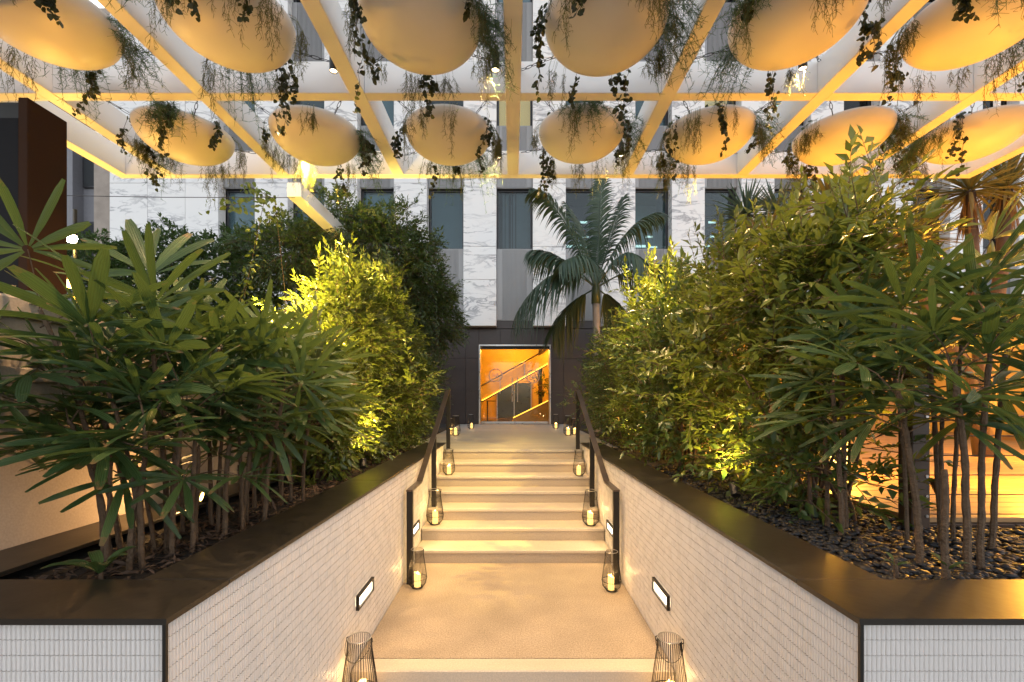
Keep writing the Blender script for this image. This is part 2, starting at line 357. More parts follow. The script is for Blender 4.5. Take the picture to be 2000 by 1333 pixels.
def twig_foliage(P, D, TL, k, leaf, wr, sag=0., up=.25):
    """k leaves in pairs along each twig; returns leaf triangles and twig triangles"""
    n = len(P); D = norm(D); ref = norm(rng.normal(size=(n, 3)) * .5 + np.array((0, 0, 1.))); Sd = norm(np.cross(D, ref)); Un = np.cross(Sd, D)
    LP = []; LD = []; LN = []; LL = []
    for i in range(k):
        s = .12 + .88 * (i + rng.random(n) * .6) / k; sg = 1 if i % 2 else -1
        c = P + D * (TL * s)[:, None]; c[:, 2] -= sag * TL * s * s
        d = D * (.75 if i < k - 2 else 1.6) + Sd * (sg * (.9 if i < k - 2 else .25)) + Un * rng.normal(.15, .35, (n, 1)) + rng.normal(0, .22, (n, 3)); d[:, 2] -= sag * .4
        LP.append(c); LD.append(d); LN.append(Un + rng.normal(0, .35, (n, 3)) + np.array((0, 0, up))); LL.append(leaf * (.5 + .85 * rng.random(n)))
    LP = np.concatenate(LP); LD = np.concatenate(LD); LN = np.concatenate(LN); LL = np.concatenate(LL)
    lv = leaves(LP, LD, LN, LL, LL * wr * (.85 + .3 * rng.random(len(LL))))
    E = P + D * TL[:, None]; E[:, 2] -= sag * TL
    return lv, sticks(P, E, .0032, .0012)
def blob_points(n, c, r, shell=.55, low=-1., la=1.):
    """points in an ellipsoid, dense near its skin, with outward directions"""
    d = rnd_dir(n * 3); d = d[d[:, 2] > low][:n]; u = shell + (1 - shell) * rng.random((len(d), 1)) ** .6
    lump = .96 + la * (.24 * np.sin(d[:, 0:1] * 5.3 + c[1] * 3) + .20 * np.sin(d[:, 2:3] * 6.1 + c[0] * 7) + .14 * np.sin(d[:, 1:2] * 8.7 + c[2]))
    return np.asarray(c) + d * u * lump * np.asarray(r), norm(d / np.asarray(r))

# ------------------------------------------------------------------ setting: ground, floors, stairs
g = MB(); g.add([(-900, -900, -.3), (900, -900, -.3), (900, 900, -.3), (-900, 900, -.3)], [(0, 1, 2, 3)])
tag(g.build('ground', 'paving'), kind='structure')
CW = 1.10                     # half width of the passage
RISE, TREAD, Y1 = .15, .348, 5.114
YT = Y1 + 6 * TREAD           # edge of the upper landing
fl = tag(MB().box(-CW, CW, 3.24, Y1 + .05, -.28, 0).build('lower_landing', 'floor'), kind='structure')
MB().box(-CW, CW, 3.085, 3.236, -.135, .001, .008).build('nosing', 'nosing', fl)
st0 = tag(MB().box(-CW, CW, 2.74, 3.10, -.29, -.15, .006).build('lower_step', 'floor'), kind='structure')
up = tag(MB().box(-1.75, 1.75, YT + .15, 14.9, -.25, 1.05).build('upper_landing', 'landing'), kind='structure')
stair = thing('staircase', 'tan stone flight of seven steps between the tiled planter walls', 'stairs', (0, Y1, 0))
for i in range(7):
    y = Y1 + i * TREAD; z = RISE * (i + 1)
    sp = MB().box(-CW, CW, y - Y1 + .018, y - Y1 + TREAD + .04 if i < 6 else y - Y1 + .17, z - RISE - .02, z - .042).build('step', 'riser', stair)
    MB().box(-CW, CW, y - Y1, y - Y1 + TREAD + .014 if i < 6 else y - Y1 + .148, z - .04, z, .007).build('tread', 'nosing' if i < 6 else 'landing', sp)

# ------------------------------------------------------------------ planter walls with slim vertical tiles
YF = 1.44; CAPZ = 1.15; TP, TH = .0152, .0497
def tile_mesh(name):
    """one half-round glazed tile, facing -Y, origin at its top middle"""
    m = MB(); w = TP / 2 - .0009; V = []
    for x, d in ((-w, 0), (-w * .72, .0036), (0, .0062), (w * .72, .0036), (w, 0)): V += [(x, -d, -.0012), (x, -d, -TH + .0012)]
    m.add(V, [(2 * i, 2 * i + 1, 2 * i + 3, 2 * i + 2) for i in range(4)] + [(0, 2, 4, 6, 8), (9, 7, 5, 3, 1)])
    return m.mesh(name, 'tile', smooth=False)
TILE = tile_mesh('tile')
TV = np.array([v.co[:] for v in TILE.vertices]); TQ = np.array([(2 * i, 2 * i + 1, 2 * i + 3, 2 * i + 2) for i in range(4)])
def floor_at(y):
    if y < 2.74: return -.3
    if y < 3.09: return -.15
    if y < Y1: return 0
    return min(1.05, RISE * (1 + int((y - Y1) / TREAD)))
def planter(side, label):
    s = side; root = thing('planter', label, 'planter', (s * CW, YF, -.3)); ox, oy, oz = root.location
    L = lambda x0, x1, y0, y1, z0, z1, b=0: MB().box(min(x0, x1) - ox, max(x0, x1) - ox, y0 - oy, y1 - oy, z0 - oz, z1 - oz, b)
    XB = 2.35 if s < 0 else 2.42; XO = 3.6
    # cores
    L(s * (CW + .012), s * (CW + .25), YF + .012, 7.34, -.29, CAPZ - .022).build('side_wall', 'grout', root)
    L(s * (CW + .252), s * XO, YF + .012, YF + .20, -.29, CAPZ - .022).build('front_wall', 'grout', root)
    # caps: long side piece, then the front piece (seam where they meet)
    for (ya, yb) in ((YF + .302, 3.9), (3.903, 7.36)):
        L(s * (CW - .014), s * (CW + .32), ya, yb, CAPZ - .02, CAPZ, .003).build('cap', 'cap', root)
    m = MB(); pts = [(s * (CW - .014), YF - .014), (s * XO, YF - .014), (s * XO, YF + .30), (s * (CW - .014), YF + .30)]
    if s < 0: pts = pts[::-1]
    m.prism([(p[0] - ox, p[1] - oy) for p in pts], 2, CAPZ - .02 - oz, CAPZ - oz); m.build('cap', 'cap', root)
    if s < 0: L(-2.34, -2.04, YF + .302, 6.5, CAPZ - .02, CAPZ, .003).build('cap', 'cap', root)
    L(s * (CW - .003), s * (CW + .008), YF - .003, YF + .008, -.29, CAPZ - .0215).build('corner_trim', 'blackmetal', root)
    L(s * (CW + .26), s * 2.33 if s < 0 else s * XO, YF + .21, 7.3 if s < 0 else 2.7, -.2, 1.075).build('soil', 'soil', root)
    if s > 0: L(CW + .26, 2.40, 2.701, 7.3, -.2, 1.075).build('soil', 'soil', root)
    # tiles: the largest ones singly, the rest joined
    rest = []; n = 0; z0 = CAPZ - .028
    for r in range(28):
        zt = z0 - r * TH
        for c in range(150):                       # front face
            x = CW + .012 + TP * (c + .5)
            if x > 2.9: break
            p = (s * x - ox, YF + .012 - oy, zt - oz)
            if r < 4 and c < 36: obj('tile', TILE, root, p, (R(rng.normal(0, .5)), 0, 0)); n += 1
            else: rest.append((p, 0))
        c = 0
        while True:                                # passage side
            y = YF + .012 + TP * (c + .5)
            if y > 7.30: break
            if zt > floor_at(y) - .02:
                p = (s * (CW + .012) - ox, y - oy, zt - oz)
                if c < 15 and r < 10: obj('tile', TILE, root, p, (0, 0, s * -R(90)))
                else: rest.append((p, 1))
            c += 1
    P = np.array([p for p, _ in rest]); side_ = np.array([k for _, k in rest], bool)
    B = np.broadcast_to(TV, (len(P), *TV.shape)).copy(); B[:, :, 1] *= (1 + .12 * rng.normal(size=(len(P), 1)))
    if True:
        a = -s * R(90); Rm = np.array([[math.cos(a), -math.sin(a)], [math.sin(a), math.cos(a)]])
        B[side_, :, :2] = B[side_, :, :2] @ Rm.T
    V = (B + P[:, None]).reshape(-1, 3); F = ((np.arange(len(P)) * len(TV))[:, None, None] + TQ[None]).reshape(-1, 4)
    o = obj('tiling', fastmesh('tiling', V, F, 'tile'), root); o['kind'] = 'stuff'
    return root
planter(-1, 'white finger tiled planter with near black metal cap beside the stucco wall')
planter(1, 'white finger tiled planter with warm bronze cap on the timber terrace side')
# beds beside the upper landing
for s, x1 in ((-1, 3.4), (1, 2.40)):
    x0 = 1.752 if True else 0
    tag(MB().box(min(s * 1.752, s * x1), max(s * 1.752, s * x1), 7.40, 14.85, -.28, 1.07).build('planting_bed', 'soil'), kind='structure')
    tag(MB().box(min(s * (CW + .26), s * 1.75), max(s * (CW + .26), s * 1.75), 7.302, 7.40, -.28, 1.05).build('bed_edge', 'landing'), kind='structure')
# black pebbles on the terrace-side bed
n = 5200; px = rng.uniform(CW + .34, 3.0, n); py = 1.76 + rng.random(n) ** 1.5 * 3.4; k = (px < 2.38) | (py < 2.66); px, py = px[k], py[k]; n = len(px)
oc = np.array([(1, 0, 0), (-1, 0, 0), (0, 1, 0), (0, -1, 0), (0, 0, 1), (0, 0, -1), (.6, .6, .55), (-.6, .6, .55), (.6, -.6, .55), (-.6, -.6, .55)], float)
of = np.array([(0, 6, 8), (4, 8, 6), (4, 6, 7), (4, 7, 9), (4, 9, 8), (2, 7, 6), (1, 9, 7), (3, 8, 9), (0, 2, 6), (1, 7, 2), (3, 9, 1), (0, 8, 3), (5, 2, 0), (5, 1, 2), (5, 3, 1), (5, 0, 3)])
sz = rng.uniform(.010, .024, (n, 1, 1)) * rng.uniform(.6, 1.4, (n, 1, 3)) * np.array((1.2, 1.2, .6)); ang = rng.uniform(0, 6.28, n)
B = oc[None] * sz; ca, sa = np.cos(ang)[:, None], np.sin(ang)[:, None]
B = np.stack([B[..., 0] * ca - B[..., 1] * sa, B[..., 0] * sa + B[..., 1] * ca, B[..., 2]], -1)
V = (B + np.stack([px, py, np.full(n, 1.083) + rng.uniform(0, .012, n)], 1)[:, None]).reshape(-1, 3)
tag(obj('pebbles', fastmesh('pebbles', V, ((np.arange(n) * 10)[:, None, None] + of[None]).reshape(-1, 3), 'pebble', True)), 'small black pebbles covering the planter soil', 'pebbles', kind='stuff')
# leaf litter / wood chips on the other bed
n = 2600; P = np.stack([rng.uniform(-2.02, -CW - .33, n), rng.uniform(1.76, 7.2, n), np.full(n, 1.078) + rng.uniform(0, .02, n)], 1)
D = rnd_dir(n); D[:, 2] *= .25; L = rng.uniform(.03, .09, n)
V, F = leaves(P, D, np.array([[0, 0, 1.]]) + rng.normal(0, .3, (n, 3)), L, L * .3)
tag(obj('leaf_litter', fastmesh('leaf_litter', V, F, 'bark')), 'brown leaf litter over the dark planter soil', 'litter', kind='stuff')

# step lights in the planter walls
def step_light(s, y, z, label):
    t = thing('step_light', label, 'wall light', (s * CW, y, z), group='step lights in the tiled walls'); e = -s
    m = MB(); X = sorted((0, e * .022))
    for a in ((-.175, .175, -.052, -.036), (-.175, .175, .036, .052), (-.175, -.160, -.036, .036), (.160, .175, -.036, .036)): m.box(X[0], X[1], a[0], a[1], a[2], a[3])
    m.build('frame', 'blackmetal', t); X = sorted((0, e * .010)); MB().box(X[0], X[1], -.159, .159, -.035, .035).build('lens', 'steplens', t)
    lamp('SPOT', t, (e * .03, 0, 0), 14, WARM, .06, (e * .8, 0, -.6), 150, 1)
for s, w in ((-1, 'dark capped planter'), (1, 'bronze capped planter')):
    step_light(s, 3.36, .412, f'long lit step light in the {w} wall before the flight')
    step_light(s, 5.10, .40, f'lit step light behind the lower rail post on the {w} wall')

# handrails
def rail(s, label):
    x = s * 1.03; t = thing('handrail', label, 'handrail', (x, 4.55, 0), group='handrails of the steps'); o = np.array((x, 4.55, 0))
    for y, zb, zt in ((4.55, 0, .925), (5.93, .45, 1.36), (7.24, 1.05, 1.985)):
        MB().box(-.03, .03, y - 4.575, y - 4.525, zb, zt, .004).build('post', 'blackmetal', t)
    def flat(pts):
        V = []; w = .032; th = .018
        for y, z in pts: V += [(-w, y - 4.55, z), (w, y - 4.55, z), (w, y - 4.55, z + th), (-w, y - 4.55, z + th)]
        F = [(0, 1, 2, 3), tuple(4 * (len(pts) - 1) + i for i in (3, 2, 1, 0))]
        for i in range(len(pts) - 1):
            a = 4 * i; b = a + 4; F += [(a, b, b + 1, a + 1), (a + 1, b + 1, b + 2, a + 2), (a + 2, b + 2, b + 3, a + 3), (a + 3, b + 3, b, a)]
        return MB().add(V, F)
    flat([(4.52, .926), (5.0, .926), (7.2, 1.985), (7.27, 1.986)]).build('top_rail', 'railmetal', t)
rail(-1, 'dark flat bar handrail on the dark capped planter side of the steps')
rail(1, 'dark flat bar handrail on the bronze capped planter side of the steps')

# ------------------------------------------------------------------ wire lanterns with candles
def make_lantern(h=.44, r=.108):
    t = thing('lantern', 'x', 'lantern')
    prof = [(.060 / .108 * r, 0.012), (.098 / .108 * r, .055 * h / .44), (r, .115 * h / .44), (.090 / .108 * r, .25 * h / .44), (.074 / .108 * r, .36 * h / .44), (.068 / .108 * r, h)]
    m = MB(); nw = 36
    for k in range(nw):
        a = 2 * math.pi * k / nw; m.tube([(q * math.cos(a), q * math.sin(a), z) for q, z in prof], .0019, 3, caps=False)
    m.build('wire_cage', 'blackmetal', t)
    def hoop(q, z, rad): return MB().tube([(q * math.cos(2 * math.pi * k / 28), q * math.sin(2 * math.pi * k / 28), z) for k in range(28)], rad, 5, True)
    hoop(prof[-1][0], h, .0035).build('rim', 'steel', t)
    hoop(r, prof[2][1], .003).build('hoop', 'blackmetal', t)
    MB().lathe([(0.001, .004), (prof[0][0], .004), (prof[0][0] + .003, .008), (prof[0][0], .013), (.001, .013)], sides=28).build('base', 'blackmetal', t)
    q = prof[-1][0]
    m = MB()
    for s in (-1, 1): m.tube([(s * (q + .002), 0, h - .03), (s * (q + .012), 0, h - .02), (s * (q + .012), 0, h - .004), (s * (q + .002), 0, h + .002)], .0035, 5)
    a = np.linspace(0, math.pi, 14); m.tube([((q + .012) * math.cos(k), -.030 * math.sin(k) - q * .9 * math.sin(k), h - .012 - .09 * math.sin(k)) for k in a], .002, 4)
    m.build('handle', 'blackmetal', t)
    return t
def make_candle():
    t = thing('candle', 'x', 'candle'); m = MB(); n = 18; V = []; r = .036
    for z in (0, .05, .10):
        for k in range(n): V.append((r * math.cos(2 * math.pi * k / n), r * math.sin(2 * math.pi * k / n), z))
    for q, zz in ((r, .145), (r * .93, .150), (r * .72, .138), (.004, .132)):
        for k in range(n):
            a = 2 * math.pi * k / n; V.append((q * math.cos(a), q * math.sin(a), zz + .016 * math.cos(a + .6) * q / r))
    F = [(i * n + k, i * n + (k + 1) % n, (i + 1) * n + (k + 1) % n, (i + 1) * n + k) for i in range(6) for k in range(n)] + [tuple(range(n))[::-1]]
    m.add(V, F); m.build('wax', 'wax', t, True)
    MB().tube([(0, 0, .131), (.001, 0, .145)], .0012, 4).build('wick', 'blackmetal', t)
    MB().lathe([(.0005, .141), (.005, .149), (.004, .160), (.0005, .175)], sides=10).build('flame', 'flame', t, True)
    lamp('POINT', t, (0, 0, .185), 3.2, (1, .58, .22), .02)
    return t
LA = make_lantern(); CA = make_candle()
spots = [(.99, 2.93, -.15, 1.06, 'on the bottom step'), (.945, 4.42, 0, .86, 'by the lowest rail post'), (.965, 5.60, .30, .98, 'on the second step'),
         (.945, 6.60, .75, .84, 'on the fifth step'), (1.16, 12.5, 1.05, .9, 'beside the glass door'), (1.25, 10.1, 1.05, 1.0, 'on the upper landing, inner of two'), (1.40, 10.3, 1.05, .85, 'on the upper landing, outer of two')]
first = True
for s, sw in ((-1, 'dark capped side'), (1, 'bronze capped side')):
    for x, y, z, sc, where in spots:
        l = LA if first else copy_tree(LA); c = CA if first else copy_tree(CA); first = False
        l.location = (s * x + rng.normal(0, .012), y + rng.normal(0, .03), z); l.scale = (sc,) * 3; l.rotation_euler = (0, 0, rng.uniform(-.5, .5))
        c.location = (l.location.x + rng.normal(0, .006), l.location.y, z + .0135 * sc); c.scale = (sc, sc, sc); c.rotation_euler = (0, 0, rng.uniform(0, 6))
        tag(l, f'black wire lantern {where}, {sw}', 'lantern', 'wire lanterns along the steps')
        tag(c, f'lit cream candle in the lantern {where}, {sw}', 'candle', 'candles in the wire lanterns')

# ------------------------------------------------------------------ pergola
PZ = 4.39; PH = .27; BW = .125; YC = [5.2, 3.84, 2.48, 1.12, -.24]; XBm = [-3.9, -2.6, -1.3, 0, 1.3, 2.6, 3.9]; XL, XR = -4.45, 5.2
pg = thing('pergola', 'white painted steel pergola grid of square bays over the passage', 'pergola', (0, 2.5, 0))
yb = lambda y: y - 2.5
for x in XBm + [XL, XR]:
    MB().box(x - BW / 2, x + BW / 2, yb(-.3), yb(5.2 - .045), PZ, PZ + PH, .004).build('long_beam', 'pergola', pg)
xs = sorted(XBm + [XL, XR])
for y in YC:
    if y > 5: MB().box(XL - BW / 2, XR + BW / 2, yb(y - .043), yb(y + .045), PZ + .001, PZ + PH + .002, .004).build('edge_beam', 'pergola', pg)
    else:
        for a, b in zip(xs[:-1], xs[1:]): MB().box(a + BW / 2 + .001, b - BW / 2 - .001, yb(y - .05), yb(y + .05), PZ + .002, PZ + PH - .002, .003).build('cross_beam', 'pergola', pg)
for x in (XL, XR):
    for y in (1.1, -.2): MB().box(x - .06, x + .06, yb(y - .06), yb(y + .06), -.3, PZ - .001, .004).build('post', 'pergola', pg)

# ------------------------------------------------------------------ hanging bowls and what grows in them
ZR, ZB, RB = 4.505, 4.262, .425
def make_bowl():
    t = thing('hanging_bowl', 'x', 'hanging planter'); pr = []; n = 16
    for i in range(n + 1):
        a = i / n * math.pi / 2; pr.append((max(.001, RB * math.sin(a) ** .92), -(ZR - ZB) * math.cos(a) ** 1.05 if i < n else 0))
    pr += [(RB - .012, .006), (RB - .024, 0)] + [(RB * .93 * math.sin(a), -(ZR - ZB) * .8 * math.cos(a)) for a in (1.35, 1.15)]
    b = MB().lathe(pr, sides=56).build('bowl', 'bowl', t, True)
    MB().disc(RB * .94, -.035, sides=40).build('soil', 'soil', t)
    link = MB()
    for k, (dx, dy) in enumerate(((-1, -1), (1, -1), (1, 1), (-1, 1))):
        m = MB(); p0 = np.array((dx * RB * .70, dy * RB * .70, -.005)); p1 = np.array((dx * .585, dy * .615, .12)); L = np.linalg.norm(p1 - p0); u = (p1 - p0) / L; nl = 6; ll = L / nl
        a = norm(np.cross(u, (0, 0, 1.))); bb = np.cross(u, a)
        for i in range(nl):
            c = p0 + u * ll * (i + .5); w = a if i % 2 else bb
            m.tube([c + u * math.cos(q) * ll * .62 + w * math.sin(q) * .011 for q in np.linspace(0, 2 * math.pi, 9)[:-1]], .0028, 4, True)
        m.build('chain', 'blackmetal', t)
    return t
def rim_path(a, out, drop, n, wob=.02):
    """from inside the bowl over its rim, then straight down"""
    r = [RB * .80, RB * .97, RB + .02 + out * .3, RB + .03 + out]; z = [-.03, .03, .005, -.08]
    P = [(q * math.cos(a), q * math.sin(a), zz) for q, zz in zip(r, z)]
    for i in range(1, n + 1):
        P.append((P[-1][0] + rng.normal(0, wob), P[-1][1] + rng.normal(0, wob), -.08 - drop * i / n))
    return np.array(P)
def ivy_mesh(seed):
    LP = []; LD = []; A = []; Bq = []
    clusters = rng.uniform(0, 6.28, 4)
    for c in clusters:
        for _ in range(rng.integers(1, 4)):
            P = rim_path(c + rng.normal(0, .10), rng.uniform(0, .04), rng.choice([.08, .15, .22, .36, .48]) * rng.uniform(.8, 1.15), 9, .012)
            A.append(P[:-1]); Bq.append(P[1:])
            for i in range(1, len(P)):
                for _k in range(3):
                    q = P[i - 1] + (P[i] - P[i - 1]) * rng.random() + rng.normal(0, .012, 3); LP.append(q); d = rng.normal(0, 1, 3); d[2] = -.6 - abs(d[2]) * .3; LD.append(d)
    for _ in range(70):                                   # crown inside the bowl
        a, q = rng.uniform(0, 6.28), RB * math.sqrt(rng.random()) * .95; LP.append((q * math.cos(a), q * math.sin(a), rng.uniform(-.06, .05))); LD.append(rng.normal(0, 1, 3))
    LP = np.array(LP); LD = np.array(LD); L = rng.uniform(.026, .046, len(LP)); N = rng.normal(0, 1, (len(LP), 3)); N[:, :2] += norm(LP)[:, :2] * 1.2
    return fastmesh('ivy', *leaves(LP, LD, N, L, L * .95, IV_V, IV_F), 'ivy'), fastmesh('vine', *sticks(np.concatenate(A), np.concatenate(Bq), .002, .0018), 'bark')
def moss_mesh(seed):
    A = []; Bq = []
    for c in rng.uniform(0, 6.28, 8):
        big = rng.random() < .6
        for _ in range(rng.integers(5, 12)):
            P = rim_path(c + rng.normal(0, .11), rng.uniform(-.01, .06), rng.uniform(.08, .34 if big else .16) * rng.uniform(.8, 1.4), 12, .006)
            A.append(P[1:-1]); Bq.append(P[2:])
            for i in range(3, len(P)):
                for _k in range(2):
                    d = rng.normal(0, 1, 3) * .014; d[2] = -abs(d[2]) * 1.6 - .006; q = P[i] + d; A.append(P[i][None]); Bq.append(q[None])
                    if rng.random() < .6: A.append(q[None]); Bq.append((q + rng.normal(0, .007, 3) - (0, 0, .014))[None])
    return fastmesh('moss', *sticks(np.concatenate(A), np.concatenate(Bq), .0014, .0009), 'moss')
def fern_mesh(seed):
    A = []; Bq = []; cs = rng.uniform(0, 6.28, 2)
    for c in cs:
        for _ in range(26):
            a = c + rng.normal(0, .22); d = np.array((math.cos(a), math.sin(a), rng.uniform(.15, 1.0))); L = rng.uniform(.16, .34); p0 = np.array((RB * .75 * math.cos(a), RB * .75 * math.sin(a), -.03)); s = np.linspace(0, 1, 12)
            P = p0 + d[None] * (s * L)[:, None]; P[:, 2] -= s * s * L * rng.uniform(.6, 1.9); A.append(P[:-1]); Bq.append(P[1:])
            for i in range(2, 12):
                q = rng.normal(0, .026, (5, 3)); A.append(np.repeat(P[i][None], 5, 0)); Bq.append(P[i] + q)
    return fastmesh('fern', *sticks(np.concatenate(A), np.concatenate(Bq), .0016, .0010), 'fern')
BOWL = make_bowl(); IV = [ivy_mesh(i) for i in range(5)]; MO = [moss_mesh(i) for i in range(5)]; FE = [fern_mesh(i) for i in range(4)]
ordn = ('first', 'second', 'third', 'fourth'); first = True; k = 0
for row, (y, rl) in enumerate(((4.52, 'edge row'), (3.16, 'inner row'))):
    for j in range(-3, 4):
        x = (j + .5) * 1.3
        if row == 1 and j == 3: continue
        side = 'rust panel side' if x < 0 else 'terrace side'; o_ = ordn[int(abs(x) // 1.3)]; wh = f'in {rl}, {o_} from centre beam, {side}'
        b = BOWL if first else copy_tree(BOWL); first = False; b.location = (x + rng.normal(0, .012), y + rng.normal(0, .012), ZR + rng.normal(0, .01)); b.rotation_euler = (rng.normal(0, .012), rng.normal(0, .012), 0)
        tag(b, f'cream hanging bowl {wh}', 'hanging planter', 'cream bowls hung in the pergola bays')
        rz = rng.uniform(0, 6.28); i5 = k % 5
        iv = thing('trailing_ivy', f'dark trailing ivy of bowl {wh}', 'ivy', b.location, rz, 'ivy plants in the hanging bowls'); obj('foliage', IV[i5][0], iv); obj('vine', IV[i5][1], iv)
        ms = tag(obj('hanging_moss', MO[(k * 2 + 1) % 5], None, b.location, (0, 0, rng.uniform(0, 6.28))), f'wispy moss over bowl {wh}', 'moss', 'moss plants in the hanging bowls')
        fe = tag(obj('asparagus_fern', FE[k % 4], None, b.location, (0, 0, rng.uniform(0, 6.28))), f'feathery fern of bowl {wh}', 'fern', 'ferns in the hanging bowls'); k += 1
# pendant spotlights
def make_pendant():
    t = thing('pendant_light', 'x', 'pendant light')
    MB().lathe([(.001, .17), (.012, .17), (.016, .15), (.031, .135), (.031, 0), (.027, 0), (.026, .012), (.001, .012)], sides=20).build('housing', 'blackmetal', t, False)
    MB().disc(.0258, .008, sides=20, flip=True).build('lens', 'lens', t)
    MB().tube([(0, 0, .168), (0, 0, .95)], .0025, 4).build('cable', 'blackmetal', t)
    lamp('SPOT', t, (0, 0, -.012), 430, WARM, .025, (0, .05, -1), 112, .7)
    return t
PE = make_pendant(); first = True
for (x, y, z, lb) in ((-.135, 3.50, 4.37, 'beside the centre beam, one bay in from the building edge'), (-1.40, 3.55, 4.40, 'by the first long beam, one bay in, rust panel side'), (2.26, 3.55, 4.42, 'by the second long beam, one bay in, terrace side'),
                      (-.15, 4.88, 4.43, 'beside the centre beam in the edge bay'), (-2.28, 4.90, 4.44, 'by the second long beam in the edge bay, rust panel side'), (1.16, 4.88, 4.45, 'by the first long beam in the edge bay, terrace side'), (2.28, 4.9, 4.45, 'by the second long beam in the edge bay, terrace side'),
                      (-1.42, 2.15, 4.40, 'added in the third bay by the first beam, rust panel side'), (1.18, 2.15, 4.40, 'added in the third bay by the first beam, terrace side')):  # third bay pair added out of view to light the fan palms
    p = PE if first else copy_tree(PE); first = False; p.location = (x, y, z)
    for ch in p.children:                                   # heads over the beds are turned onto the shrubs
        if ch.type == 'LIGHT' and y < 3: ch.data = ch.data.copy(); ch.data.energy *= .8
        if ch.type == 'LIGHT' and y > 4 and abs(x) > 2:
            ch.data = ch.data.copy(); ch.data.energy = (4300 if x < 0 else 2300) * LM; ch.data.color = GOLD; ch.data.spot_size = R(88)
            ch.rotation_euler = (-Vector((.22 if x < 0 else -.25, .50, -1))).to_track_quat('Z', 'Y').to_euler()
    tag(p, f'black cylinder pendant spotlight {lb}', 'pendant light', 'pendant spotlights under the pergola')
for y, lb in ((2.15, 'added over the third bay'), (3.53, 'one bay in'), (4.89, 'over the edge bay')):
    w = thing('catenary_wire', f'thin steel wire carrying the pendant spotlights {lb} above the pergola', 'wire', (0, y, PZ + PH))
    MB().tube([(XL, 0, .70), (-2, 0, .675), (0, 0, .665), (2.4, 0, .675), (XR, 0, .70)], .004, 5).build('wire', 'steel', w)
    for x in (XL, XR): MB().box(x - .02, x + .02, -.02, .02, .001, .73).build('upright', 'pergola', w)

# ------------------------------------------------------------------ the marble building
FY = 15.0; XC = .05; PER = 2.24; KW0, KW1 = -4, 8
bd = thing('marble_building', 'pale marble office block with ribbed metal panels, tall windows and dark stone base', 'building', (0, FY, 0))
Zw = [6.81 + 4.05 * i for i in range(4)]; WH = 1.98; WW = 1.14; FW = 1.06; TOPZ = Zw[-1] + WH + 2.2; XE0 = -13.0; XE1 = XC + PER * 8.5
fin_x = [XC + PER * (k + .5) for k in range(KW0 - 1, KW1 + 1)]
zj = [4.23, 5.72, 6.79]
for i in range(4): zj += [8.83 + 4.05 * i, 9.85 + 4.05 * i, 10.84 + 4.05 * i]
zj = [z for z in zj if z < TOPZ] + [TOPZ]
pm = {}
for z0, z1 in zip(zj[:-1], zj[1:]):
    h = round(z1 - z0, 3)
    for x in fin_x:
        key = (h, FW)
        if key not in pm: pm[key] = MB().box(-FW / 2, FW / 2, -.34, .05, .004, h - .004, .006).mesh('marble_panel', 'marble')
        obj('marble_panel', pm[key], bd, (x + rng.normal(0, .001), rng.normal(0, .003), z0))
    xa, xb = XE0, fin_x[0] - FW / 2 - .006           # the plain end bays of the corner
    for q in range(2):
        wd = (xb - xa) / 2; key = (h, 'c')
        if key not in pm: pm[key] = MB().box(.004, wd - .004, -.34, .05, .004, h - .004, .006).mesh('marble_panel', 'marble')
        obj('marble_panel', pm[key], bd, (xa + q * wd, 0, z0))
# ribbed panels, windows
def ribbed(h):
    m = MB(); w = WW / 2
    m.box(-w - .01, w + .01, -.04, .02, 0, h); m.box(-w - .01, -w + .16, -.07, -.041, .02, h - .02); m.box(w - .16, w + .01, -.07, -.041, .02, h - .02)
    n = 19; a = (2 * w - .36) / n
    for i in range(n):
        x = -w + .18 + a * (i + .5); m.prism([(x - a * .30, -.039), (x - a * .18, -.066), (x + a * .18, -.066), (x + a * .30, -.039)], 2, .02, h - .02)
    return m.mesh('ribbed_panel', 'alu')
rb = {}
fr = MB(); w = WW / 2
for a in ((-w, -w + .05, 0, WH), (w - .05, w, 0, WH), (-w + .05, w - .05, 0, .05), (-w + .05, w - .05, WH - .06, WH)): fr.box(a[0], a[1], .0, .08, a[2], a[3])
FRM = fr.mesh('window', 'frame')
PANE = MB().box(-w + .051, w - .051, .035, .045, .051, WH - .061).mesh('pane', 'glass')
BL = {k: MB().box(-w + .02, w - .02, .13, .15, zz, WH - .02).mesh('blind', m) for k, m, zz in (('b', 'blind', .02), ('p', 'blindpale', .02), ('h', 'blind', .8))}
ROOM = MB().add([(-w, .09, 0), (w, .09, 0), (w, .09, WH), (-w, .09, WH), (-w, 1.2, 0), (w, 1.2, 0), (w, 1.2, WH), (-w, 1.2, WH)], [(4, 5, 6, 7), (0, 4, 7, 3), (1, 2, 6, 5), (0, 1, 5, 4), (3, 7, 6, 2)])
ROOMS = {k: ROOM.mesh('reveal', k) for k in ('room', 'roomgreen')}
cu = MB()
for i, (xa, xb) in enumerate(((-.40, -.33), (-.30, -.20), (-.12, -.09), (-.05, .02))): cu.box(xa, xb, .2, .23, .02, WH - .05)
CUR = cu.mesh('curtain', 'curtain')
of = MB()
for (xa, xb, za, zb) in ((.05, .30, 1.20, 1.27), (.10, .34, .70, .76), (-.5, .1, .36, .44), (.25, .5, .34, .40)): of.box(xa, xb, .8, .82, za, zb)
OFF = of.mesh('office_lamp', 'office')
AMB = MB().box(-w + .02, w - .02, .5, .52, .02, WH - .02).mesh('lit_wall', 'amberroom')
kind0 = {-4: 'p', -3: 'h', -2: 'p', -1: 'b', 0: 'c', 1: 'o', 2: 'g', 3: 'o', 4: 'r', 5: 'b', 6: 'r', 7: 'r', 8: 'b'}
